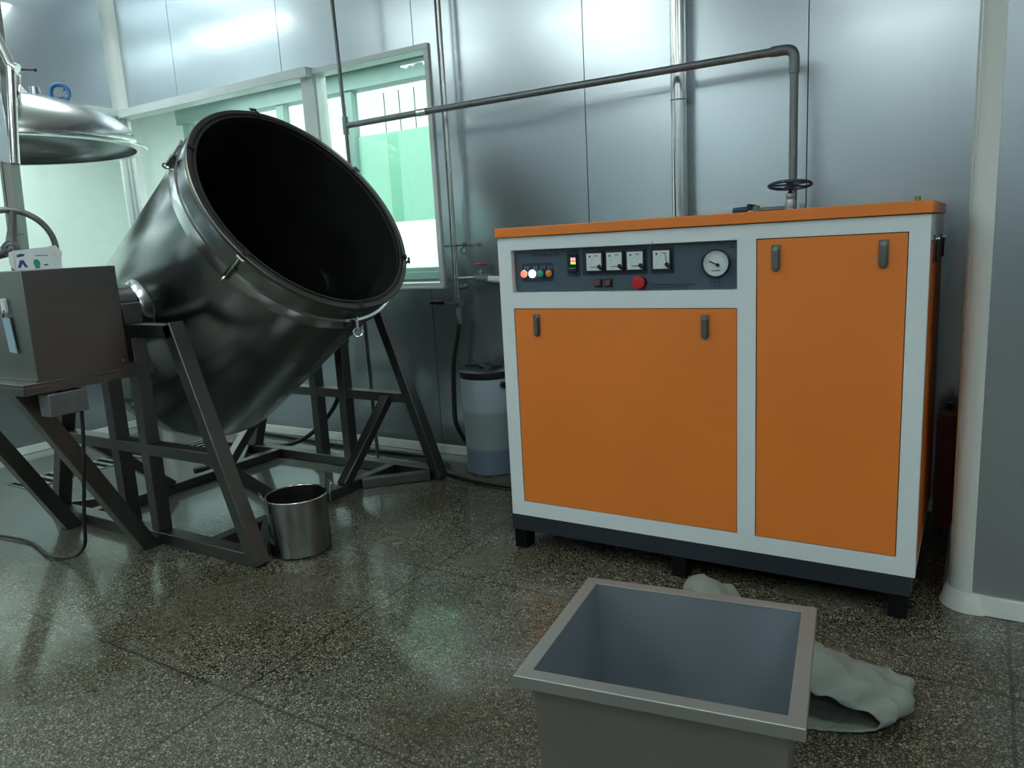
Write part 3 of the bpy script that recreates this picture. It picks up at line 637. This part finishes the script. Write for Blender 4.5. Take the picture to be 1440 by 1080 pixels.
mb = MB(); mb.lathe([(.14, -.06), (.14, -.005), (.11, .012), (.095, .025)], (TX, 3.61, TZ), (0, 1, 0), 40); mb.cyl((TX, 3.60, TZ), (TX, 3.80, TZ), .06, 28); mb.build('trunnion', 'band', kt)

# ------------------------------------------------------------------ support frame
fr = thing('kettle_stand', (-3.73, 2.95, 0), 'grey square tube steel stand carrying the tilted kettle', 'stand')
W = .065; D = .08
def B(name, p, q, w=W, d=D, side=(0, 1, 0), mat='frame'): return MB().bar(p, q, w, d, side).build(name, mat, fr, bevel=.004)
for yy, (xa, xb) in ((2.24, (-3.605, -3.87)), (3.68, (-3.615, -3.88))):
    B('base_rail', (-4.565, yy, .032), (-2.885, yy, .032), .063, D*.97)
    B('leg', (-2.862, yy, .0), (-3.285, yy, 1.15)); B('leg', (-4.60, yy, .0), (-4.175, yy, 1.15))
    B('top_beam', (-4.20, yy, 1.117), (-3.25, yy, 1.117), .066, D)
    B('mid_rail', (-4.40, yy, .508), (-3.06, yy, .508), .06, D*.92)
    for x in (xa, xb): B('post', (x, yy, .064), (x, yy, 1.085), W, D*.96)
    mb = MB(); mb.box(TX-.11, TX+.11, yy-.05, yy+.05, 1.15, TZ+.03)
    mb.lathe([(0, -.05), (.09, -.05), (.09, .05), (0, .05)], (TX, yy, TZ+.03), (0, 1, 0), 32); mb.build('bearing_block', 'box', fr, bevel=.004)
for x in (-3.235, -4.31):
    B('cross_beam', (x, 2.28, .03), (x, 3.64, .03), W, .06, (0, 0, 1))
    sg_ = 1 if x > -3.7 else -1
    B('brace', (x, 2.27, .50), (x, 2.78, .05), .06, W, (1, 0, 0)); B('brace', (x, 3.66, .50), (x, 3.20, .05), .06, W, (1, 0, 0))
    B('gusset_bar', (x+.33*sg_, 2.29, .03), (x+.03*sg_, 2.60, .03), .055, .058, (0, 0, 1)); B('gusset_bar', (x+.33*sg_, 3.63, .03), (x+.03*sg_, 3.33, .03), .055, .058, (0, 0, 1))
mb = MB(); mb.box(-4.62, -3.42, 1.60, 2.20, .950, .964).box(-4.62, -3.42, 1.60, 1.606, .915, .950).box(-3.426, -3.42, 1.60, 2.20, .915, .950)
mb.build('table_plate', 'box', fr, bevel=.002)
for x in (-3.60, -4.32):
    MB().prism([(1.605, .949), (1.695, .949), (2.195, .0), (2.105, .0)], (x-.036, 0, 0), (0, 1, 0), (0, 0, 1), (.072, 0, 0)).build('table_brace', 'frame', fr, bevel=.004)

# motor housing, box, tag, junction box -------------------------------
mh = thing('gearbox_housing', (-3.8, 1.89, .964), 'plain grey stainless sheet metal gearbox housing left of the kettle', 'housing')
MB().box(-4.22, -3.45, 1.68, 2.10, .966, 1.440).build('housing_shell', 'box', mh, bevel=.004)
MB().box(-4.24, -3.436, 1.664, 2.11, .965, .972).build('bottom_flange', 'box', mh)
MB().sphere((-3.448, 2.07, .995), .006).build('screw', 'latch', mh)
MB().tube([(TX, 2.10, TZ), (TX, 2.13, TZ)], .085, 28).build('shaft_collar', 'box', mh)
# cardboard box
cb = thing('carton', (-3.70, 1.93, 1.440), 'small torn white carton printed with blue and green pictures atop the gearbox housing', 'box')
ca = math.radians(62); ex = V((math.cos(ca), math.sin(ca), 0)); ey = V((-math.sin(ca), math.cos(ca), 0)); o = V((-3.66, 1.86, 1.4405))
mb = MB(); mb.prism([(-.085, 0), (.085, 0), (.088, .09), (.06, .10), (-.082, .088)], o, ex, (0, 0, 1), ey*.09); mb.build('carton_body', 'paper', cb)
mb = MB()
mb.prism([(-.085, .0), (-.105, .03), (-.10, .08), (-.082, .088)], o, ex, (0, 0, 1), -ey*.004); mb.build('torn_flap', 'cove', cb); mb = MB()
mb.prism([(.055, .10), (.085, .105), (.108, .07), (.10, .045), (.086, .06)], o, ex, (0, 0, 1), -ey*.006)
mb.prism([(.086, .065), (.10, .05), (.098, .0), (.086, .0)], o, ex, (0, 0, 1), -ey*.004); mb.build('torn_flap', 'cove', cb)
def pr(mb, poly, mi=0): mb.prism(poly, o-ey*.0012, ex, (0, 0, 1), -ey*.0008, mi)
mb = MB(); mb.prism([(-.080, .001), (.078, .001), (.078, .084), (-.078, .084)], o-ey*.0005, ex, (0, 0, 1), -ey*.0010, 2)
pr(mb, [(-.070, .058), (-.045, .062), (-.038, .070), (-.055, .074), (-.072, .068)])
pr(mb, [(-.062, .045), (-.048, .045), (-.034, .012), (-.046, .012), (-.054, .030), (-.062, .012), (-.074, .012)])
pr(mb, [(.0, .060), (.05, .060), (.05, .063), (.0, .063)]); pr(mb, [(.028, .016), (.045, .016), (.045, .022), (.028, .022)])
pr(mb, [(-.006, .005), (.010, .005), (.015, .030), (.008, .045), (-.008, .045), (-.012, .03)], 1)
mb.build('printed_picture', ['print_blue', 'print_green', 'paper'], cb, smooth=0)
# tag
ht = thing('hanging_tag', (-3.60, 1.68, 1.08), 'pale blue card tag hanging from a white hook on the gearbox housing', 'tag')
MB().prism(rrect(-3.632, -3.600, 1.262, 1.325, .006), (0, 1.6795, 0), (1, 0, 0), (0, 0, 1), (0, -.012, 0)).build('hook', 'paper', ht)
MB().tube(spline([(-3.610, 1.666, 1.275), (-3.604, 1.660, 1.255), (-3.614, 1.660, 1.243), (-3.622, 1.664, 1.255)]), .0025, 8).build('string_loop', 'black', ht)
mb = MB(); a = math.radians(-6); mb.prism([(-.03, 0), (.03, 0), (.03, -.155), (-.03, -.155)], (-3.612, 1.672, 1.243), (math.cos(a), 0, math.sin(a)), (-math.sin(a)*-1, 0, math.cos(a)), (0, -.004, 0)); mb.build('card', 'card_blue', ht)
jb = thing('junction_box', (-3.50, 1.77, .80), 'small grey electrical junction box hanging under the gearbox table', 'electrical box')
MB().box(-3.50, -3.415, 1.69, 1.86, .805, .905).build('casing', 'galv', jb, bevel=.004)
MB().cyl((-3.45, 1.775, .9), (-3.45, 1.775, .95), .022, 16).cyl((-3.45, 1.775, .91), (-3.45, 1.775, .925), .032, 6).build('cable_gland', 'black', jb)
cbp = spline([(-3.43, 1.83, .81), (-3.43, 1.82, .70), (-3.44, 1.80, .52), (-3.50, 1.80, .30), (-3.62, 1.84, .12), (-3.78, 1.85, .03), (-3.98, 1.84, .012), (-4.3, 1.9, .012), (-4.7, 1.85, .012)], 8)
tag(MB().tube(cbp, .0085, 10).build('power_cable', 'rubber', at=(-3.43, 1.83, .0)), 'thin black cable dropping from the junction box and looping onto the floor', 'cable')

# lid hoist and lid ---------------------------------------------------
def ray(px, py, d): return V((0, 0, CZ))+(r2*((px-720)/F)+u2*((540-py)/F)+fw)*d
PD = 4.06
lh = thing('lid_hoist', (-4.36, 2.11, .964), 'steel post with slanting bars at the far left holding up the lid', 'hoist')
pb, pm, ptop = V((-4.38, 2.12, .966)), V((-4.435, 2.20, 1.90)), V((-4.655, 2.37, 3.15))
mb = MB()
for q in (-.026, .026):
    mb.bar(pb+V((q*.85, q*.5, 0)), ptop+V((q*.85, q*.5, 0)), .012, .07, (-.5, .85, 0))
mb.bar(pb+V((.01, -.02, 0)), ptop+V((.01, -.02, 0)), .05, .012, (-.5, .85, 0)); mb.box(-4.46, -4.30, 2.04, 2.19, .965, .975); mb.build('post', 'post_steel', lh)
j = V((-4.495, 2.32, 2.52)); j0 = V((-4.445, 2.235, 2.0))
MB().tube([j0, j], .024, 16).build('upright_tube', 'steel_bright', lh)
MB().tube([j+V((.03, .02, -.02)), j, V((-4.61, 2.31, 2.76)), V((-4.80, 2.31, 3.15))], .026, 16).build('slanting_tube', 'steel_bright', lh)
MB().prism([(0, 0), (-.16, .05), (-.20, .40), (-.06, .52), (0, .5)], j0+V((-.02, 0, 0)), (.85, .5, 0), (0, 0, 1), (.004, -.006, 0)).build('web_plate', 'panel', lh)
lc = V((-5.450, 2.708, 2.235))
hk = MB(); hk.tube(spline([j, j+V((-.02, .03, -.02)), V((-4.62, 2.42, 2.52)), V((-4.75, 2.48, 2.50))]), .018, 12)
hk.tube([V((-4.75, 2.48, 2.50)), V((-5.30, 2.73, 2.50)), lc+V((0, 0, .36))], .02, 12); hk.build('lifting_arm', 'steel', lh)
hc = V((-4.348, 2.098, 1.552)); hx = V((.86, -.5, -.05)).normalized()
mb = MB(); mb.ring(hc, hx, .200, .016, 56, 12)
a0 = hx.cross(V((0, 0, 1))).normalized(); b0 = a0.cross(hx)
for dg in (200, 320, 80):
    d = a0*math.cos(math.radians(dg))*-1 + b0*math.sin(math.radians(dg)); mb.tube([hc, hc+d*.10-hx*.008, hc+d*.200], [.034, .024, .018], 12)
mb.cyl(hc-hx*.03, hc+hx*.025, .045, 24).ring(hc+hx*.025, hx, .026, .008, 24, 8); wl = mb.build('handwheel', 'pipe_dark', lh)
MB().cyl(hc-hx*.12, hc+hx*.03, .016, 16).build('wheel_shaft', 'steel', wl)
MB().tube([hc+V((.0, .0, .07))-hx*.01, hc+V((.03, .06, .078))], .004, 8).build('pin', 'rim', wl)
ld = thing('dome_cover', (lc.x, lc.y, lc.z), 'domed stainless steel lid hanging high at the left', 'lid')
Rl, Hl = .775, .315
pf = [(Rl*math.cos(a), Hl*math.sin(a)) for a in [PI/2*i/16 for i in range(17)]]; pf[-1] = (0, Hl)
pi2 = [(r*.988, max(0, h-.008)) for r, h in pf][::-1]
MB().lathe([(Rl, -.03)]+pf, lc, (0, 0, 1), 96).lathe(pi2+[(Rl*.988, -.03)], lc, (0, 0, 1), 96, 1).build('dome', ['steel_bright', 'kettle'], ld, smooth=50)
MB().lathe([(Rl-.012, -.035), (Rl+.055, -.035), (Rl+.058, -.028), (Rl+.055, -.018), (Rl, -.012)], lc, (0, 0, 1), 96).build('flange', 'band', ld)
mb = MB(); q = lc+V((0, 0, Hl)); bx = V((.34, -.02, -.01))
mb.prism([(-.10, -.03), (.16, -.05), (.02, .16), (-.06, .16)], q+V((.05, .03, 0)), (.6, .8, 0), (0, 0, 1), (.01, -.008, 0)); mb.build('lifting_lug', 'steel', ld)
mb = MB(); c1 = q+V((.12, .17, -.02)); mb.cyl(c1, c1+V((0, 0, .075)), .032, 20).cyl(c1+V((-.07, -.05, 0)), c1+V((-.07, -.05, .085)), .014, 14); mb.build('nozzle', 'band', ld)
c2 = q+V((.21, .28, .018)); mb = MB(); mb.ring(c2, (.80, -.58, .15), .055, .013, 32, 10)
for k in range(3):
    a = k*2*PI/3; aa = V((.80, -.58, .15)).normalized(); e1 = aa.orthogonal().normalized(); e2 = aa.cross(e1); mb.tube([c2, c2+(e1*math.cos(a)+e2*math.sin(a))*.055], .007, 8)
vw = mb.build('valve_wheel', 'blue_bright', ld); MB().cyl(c2-V((.8, -.58, .15))*.07, c2+V((.8, -.58, .15))*.01, .03, 20).cyl(c2-V((.056, -.04, .09)), c2-V((.05, -.04, 0)), .02, 14).build('valve_body', 'galv', vw)
mb = MB(); mb.tube([q+V((.12, -.02, .10)), q+V((.16, .05, .14)), q+V((.22, .14, .14))], .007, 8).sphere(q+V((.22, .14, .14)), .012); mb.build('lever', 'black', ld)

# ------------------------------------------------------------------ stock pot
pc = V((-2.822, 2.468, 0)); pr_, ph = .147, .285
rng = thing('stock_pot', pc, 'small stainless steel stock pot on the wet floor beside the stand', 'pot')
MB().lathe([(0, .004), (pr_-.01, .0), (pr_, .01), (pr_, ph-.006), (pr_+.006, ph), (pr_+.004, ph+.004), (pr_-.004, ph), (pr_-.005, .014), (0, .012)], pc, (0, 0, 1), 64).build('pot_body', 'pot', rng, smooth=40)
MB().ring(pc+V((0, 0, ph)), (0, 0, 1), pr_+.002, .004, 64, 8).build('rolled_rim', 'steel_bright', rng)
for dg in (236, 66):
    a = math.radians(dg); d = V((math.cos(a), math.sin(a), 0)); t_ = V((-math.sin(a), math.cos(a), 0)); b_ = pc+d*(pr_+.006)
    pts = bend([b_+t_*.042+V((0, 0, ph-.04)), b_+t_*.042+d*.008+V((0, 0, ph+.012)), b_+t_*.040+d*.016+V((0, 0, ph+.032)), b_-t_*.040+d*.016+V((0, 0, ph+.032)), b_-t_*.042+d*.008+V((0, 0, ph+.012)), b_-t_*.042+V((0, 0, ph-.04))], .014)
    h_ = MB().tube(pts, .0045, 10).build('handle', 'steel_bright', rng)
    for q in (-.042, .042): MB().bar(b_+t_*q+V((0, 0, ph-.06)), b_+t_*q+V((0, 0, ph-.025)), .014, .006, d).build('handle_bracket', 'pot', h_)

# ------------------------------------------------------------------ water drum
bc = V((-2.64, 3.965, 0)); br = .178
dm = thing('water_drum', bc, 'tall cloudy white plastic water drum with a black lid left of the cabinet', 'drum')
MB().lathe([(0, 0), (br*.9, 0), (br*.96, .012), (br*.965, .2), (br, .42), (br*1.02, .63), (br*1.02, .645), (0, .645)], bc, (0, 0, 1), 56).build('drum_body', 'barrel', dm, smooth=40)
mb = MB(); mb.lathe([(br*1.02, .62), (br*1.06, .632), (br*1.06, .665), (br*.98, .672), (.06, .678), (0, .678)], bc, (0, 0, 1), 56)
mb.lathe([(.075, .676), (.07, .70), (.02, .705), (0, .705)], bc+V((.03, -.02, 0)), (0, 0, 1), 10); mb.box(bc.x-.16, bc.x-.03, bc.y-.02, bc.y+.03, .672, .690); mb.build('lid', 'black', dm, bevel=.003)
MB().cyl(bc+V((.16, -.09, .585)), bc+V((.19, -.105, .585)), .02, 16).build('side_port', 'black', dm)

# hoses --------------------------------------------------------------
tag(MB().tube(spline([(-2.93, YQ, .95), (-2.95, YQ, .85), (-2.99, YQ-.01, .68), (-3.0, 4.07, .45), (-2.99, 4.06, .25), (-2.93, 4.10, .10), (-2.86, 4.11, .02)]), .016, 12).build('drop_hose', 'rubber', at=(-2.93, YQ, 0)),
    'black rubber hose hanging from the stop cock down behind the white drum', 'hose')
tag(MB().tube(spline([(-5.22, 4.08, .016), (-4.5, 4.05, .016), (-3.9, 4.0, .016), (-3.45, 4.0, .016), (-3.2, 3.98, .02), (-2.98, 3.90, .018), (-2.86, 3.76, .016), (-2.70, 3.69, .016), (-2.45, 3.66, .016), (-2.1, 3.70, .016), (-1.7, 3.8, .016)]), .016, 12).build('floor_hose', 'rubber', at=(-3.9, 4.0, 0)),
    'black rubber hose lying along the foot of the back wall to the cabinet', 'hose')
tag(MB().tube(spline([(-3.72, 3.86, 1.06), (-3.74, 3.88, .90), (-3.80, 3.90, .72), (-3.86, 3.90, .52), (-3.95, 3.88, .33), (-4.15, 3.84, .14), (-4.40, 3.82, .035), (-4.70, 3.78, .027), (-5.05, 3.66, .027)]), .016, 12).build('drain_hose', 'rubber', at=(-4.40, 3.82, 0)),
    'black hose curving down from behind the kettle to the floor drain', 'hose')
mb = MB(); mb.tube(spline([(-4.52, 3.10, .03), (-4.42, 3.16, .05), (-4.30, 3.20, .085), (-4.22, 3.12, .085), (-4.10, 3.05, .05)]), [.024]*33, 10)
mb.cyl((-4.12, 3.06, .05), (-4.0, 3.0, .05), .03, 12); tag(mb.build('outlet_hose', 'rubber', at=(-4.3, 3.1, 0)), 'short black hose end draped over the stand base under the kettle', 'hose')

# floor drains ---------------------------------------------------------
def grate(name, x0, x1, y0, y1, along, label):
    mb = MB(); n = int(((y1-y0) if along == 'y' else (x1-x0))/.075)
    mb.box(x0, x1, y0, y1, .0005, .003, 1)
    mb.box(x0, x0+.012, y0, y1, .0028, .0045).box(x1-.012, x1, y0, y1, .0028, .0045).box(x0, x1, y0, y0+.012, .0028, .0045).box(x0, x1, y1-.012, y1, .0028, .0045)
    for i in range(n):
        if along == 'y': y = y0+.045+i*.075; mb.box(x0, x1, y, y+.030, .0028, .006)
        else: x = x0+.045+i*.075; mb.box(x, x+.030, y0, y1, .0028, .006)
    return tag(mb.build(name, ['grate', 'gap'], at=((x0+x1)/2, (y0+y1)/2, 0)), label, 'grate')
grate('drain_grate', -5.62, -5.33, 2.42, 3.58, 'y', 'slotted steel floor grate running towards the back behind the stand legs')
grate('drain_grate', -5.32, -4.40, 3.58, 3.82, 'x', 'slotted steel floor grate running sideways under the kettle')

# red drum in the recess ----------------------------------------------
q = V((-.135, 3.98, 0))
rd = thing('red_canister', (-.10, 3.97, 0), 'dark red canister half hidden in the gap right of the cabinet', 'canister')
MB().lathe([(0, 0), (.048, 0), (.05, .02), (.05, .50), (.044, .545), (.02, .565), (0, .565)], (-.094, 3.99, 0), (0, 0, 1), 32).build('body', 'red_drum', rd)
MB().cyl((-.094, 3.99, .56), (-.094, 3.99, .60), .014, 14).build('cap', 'black', rd)

# ------------------------------------------------------------------ steel bin in front
BZ = .50
tl, trr, brr, bl = V((-.908, 1.812, BZ)), V((-.312, 1.892, BZ)), V((-.243, 1.384, BZ)), V((-.844, 1.293, BZ))
cen = (tl+trr+brr+bl)/4
bn = thing('steel_bin', (cen.x, cen.y, 0), 'open rectangular stainless steel bin in the foreground', 'bin')
def quad(off, z, k=1.):
    out = []
    cs = [tl, trr, brr, bl]
    for i in range(4):
        p, a, b = cs[i], cs[i-1], cs[(i+1) % 4]
        d = (p-a).normalized()+(p-b).normalized(); q = p-d*off; q = V((cen.x+(q.x-cen.x)*k, cen.y+(q.y-cen.y)*k, z)); out.append(q)
    return out
def loft(mb, rings, mi=0):
    k = len(mb.v); n = len(rings[0])
    for r in rings: mb.v += r
    for i in range(len(rings)-1):
        for j in range(n):
            mb.f.append((k+i*n+j, k+i*n+(j+1) % n, k+(i+1)*n+(j+1) % n, k+(i+1)*n+j)); mb.m.append(mi)
    return mb
mb = loft(MB(), [quad(.030, BZ), quad(.030, 0.012, .93), ])
mb.f.append(tuple(range(4, 8))); mb.m.append(0); k = len(mb.v)
loft(mb, [quad(.033, BZ), quad(.033, .02, .93)], 1); mb.f.append(tuple(range(k+4, k+8))); mb.m.append(1)
mb.build('bin_body', ['tank', 'tank_in'], bn, smooth=0)
mb = loft(MB(), [quad(.034, BZ-.002), quad(.034, BZ+.0015), quad(.001, BZ+.0015), quad(-.001, BZ), quad(-.001, BZ-.028), quad(.002, BZ-.028), quad(.002, BZ-.002)])
mb.build('folded_rim', 'bin_rim', bn, smooth=0, bevel=.0015)

# ------------------------------------------------------------------ sack
def sack():
    rings = [((-.43, 2.09), (.95, .30), .225, .20, -.02), ((-.42, 2.14), (.95, .30), .26, .22, 0), ((-.40, 2.22), (.94, .34), .28, .23, 0), ((-.40, 2.31), (.92, .40), .27, .20, 0),
             ((-.47, 2.38), (.85, .52), .215, .12, 0), ((-.55, 2.46), (.75, .66), .15, .075, 0), ((-.65, 2.54), (.65, .76), .12, .11, 0), ((-.76, 2.61), (.6, .8), .12, .19, 0), ((-.84, 2.66), (.6, .8), .09, .17, 0), ((-.90, 2.70), (.6, .8), .012, .03, 0)]
    fine = []
    for i in range(len(rings)-1):
        for t in (0, .25, .5, .75):
            a, b = rings[i], rings[i+1]; fine.append(tuple((a[j][0]*(1-t)+b[j][0]*t, a[j][1]*(1-t)+b[j][1]*t) if j < 2 else a[j]*(1-t)+b[j]*t for j in range(5)))
    fine.append(rings[-1]); seg = 96; out = []
    for i, (c, w, hw2, h, _) in enumerate(fine):
        w = V((w[0], w[1], 0)).normalized(); ring = []
        for j in range(seg):
            a = 2*PI*j/seg; x = math.copysign(abs(math.cos(a))**.8, math.cos(a)); z = math.sin(a)
            lift = (h*.55)*(z**.8 if z > 0 else -abs(z)**.6*.8)
            kx = .86-.42*x if i > 3 else .80-.38*x
            p = V((c[0], c[1], (h*.45+lift)*kx))+w*hw2*x*(1+.12*(1-abs(z)))
            n1 = noise.noise(p*7)*.024+noise.noise(p*17+V((3, 1, 2)))*.014-abs(noise.noise(p*13+V((9, 4, 7))))*.03+.008
            if i < 8: n1 += (8-i)/8*(noise.noise(p*24)*.02 + math.sin(j*.9+i*.7)*.004)
            p += (w*x+V((0, 0, max(z, 0)))).normalized()*n1 if (abs(x)+max(z, 0)) > .05 else V((0, 0, 0))
            p.z = max(p.z, .004+.002*(j % 3)); ring.append(p)
        out.append(ring)
    return out
sk = loft(MB(), sack()).build('sack', 'sack', at=(-.45, 2.4, 0), smooth=60)
so = sk.modifiers.new('solid', 'SOLIDIFY'); so.thickness = .003; so.offset = 0
tag(sk, 'crumpled grey green woven sack lying open behind the steel bin', 'sack')

# ------------------------------------------------------------------ lights
def tube_light(x, y, w, L_=1.2, col=(.90, 1.0, .98)):
    t = thing('ceiling_lamp', (x, y, ZC), 'twin tube ceiling lamp above the room', 'lamp', 'ceiling lamps above the frame')
    MB().box(x-L_/2, x+L_/2, y-.03, y+.03, ZC-.355, ZC-.305).build('housing', 'lamp_body', t, bevel=.004)
    for q in (-.5, .5): MB().cyl((x+q, y, ZC-.305), (x+q, y, ZC), .004, 8).build('hanging_rod', 'galv', t)
    ld_ = bpy.data.lights.new('tube', 'AREA'); ld_.shape = 'RECTANGLE'; ld_.size = L_; ld_.size_y = .14; ld_.energy = w; ld_.color = col
    lo = bpy.data.objects.new('tube', ld_); COL.objects.link(lo); lo.parent = t; lo.location = (0, 0, -.36)
    lu = ld_.copy(); lu.energy = UW*(.7 if w < LW*.7 else 1.1); lu.size_y = .10; ou = bpy.data.objects.new('tube', lu); COL.objects.link(ou); ou.parent = t; ou.location = (0, 0, -.30); ou.rotation_euler = (PI, 0, 0)  # upward light added at each lamp to brighten the ceiling and walls
LW, UW = 16, 18
for x, y, k in ((-5.75, 3.35, .4), (-5.1, 1.3, .8), (-3.1, 1.6, .6), (-3.5, .2, .8), (-.8, -1.0, 1.4), (1.6, .8, 1.2), (-3.6, -2.4, 1.4), (1.6, -2.6, 1.4)): tube_light(x, y, LW*k)
def area(name, loc, rot, sx_, sy_, e, col):
    a = bpy.data.lights.new(name, 'AREA'); a.shape = 'RECTANGLE'; a.size = sx_; a.size_y = sy_; a.energy = e; a.color = col
    o = bpy.data.objects.new(name, a); COL.objects.link(o); o.location = loc; o.rotation_euler = rot; return o
# unseen fill lights added to brighten the corridor behind the two glazed walls
area('corridor_fill', (-4.2, 4.72, CH-.02), (0, 0, 0), 4.2, .5, 45, (.93, 1, .97))
area('corridor_fill', (-7.2, 1.6, CH-.02), (0, 0, 0), .8, 5.0, 95, (.93, 1, .97))
wd = bpy.data.worlds.new('overcast sky'); sc.world = wd; wd.use_nodes = True
bg = wd.node_tree.nodes['Background']; bg.inputs[0].default_value = (.90, 1.0, .97, 1); bg.inputs[1].default_value = 1.7

sc.view_settings.view_transform = 'Standard'; sc.view_settings.look = 'None'; sc.view_settings.gamma = 1
sc.view_settings.exposure = 0.0; sc.view_settings.use_curve_mapping = False
for o in bpy.data.objects:
    if 'org' in o: del o['org']
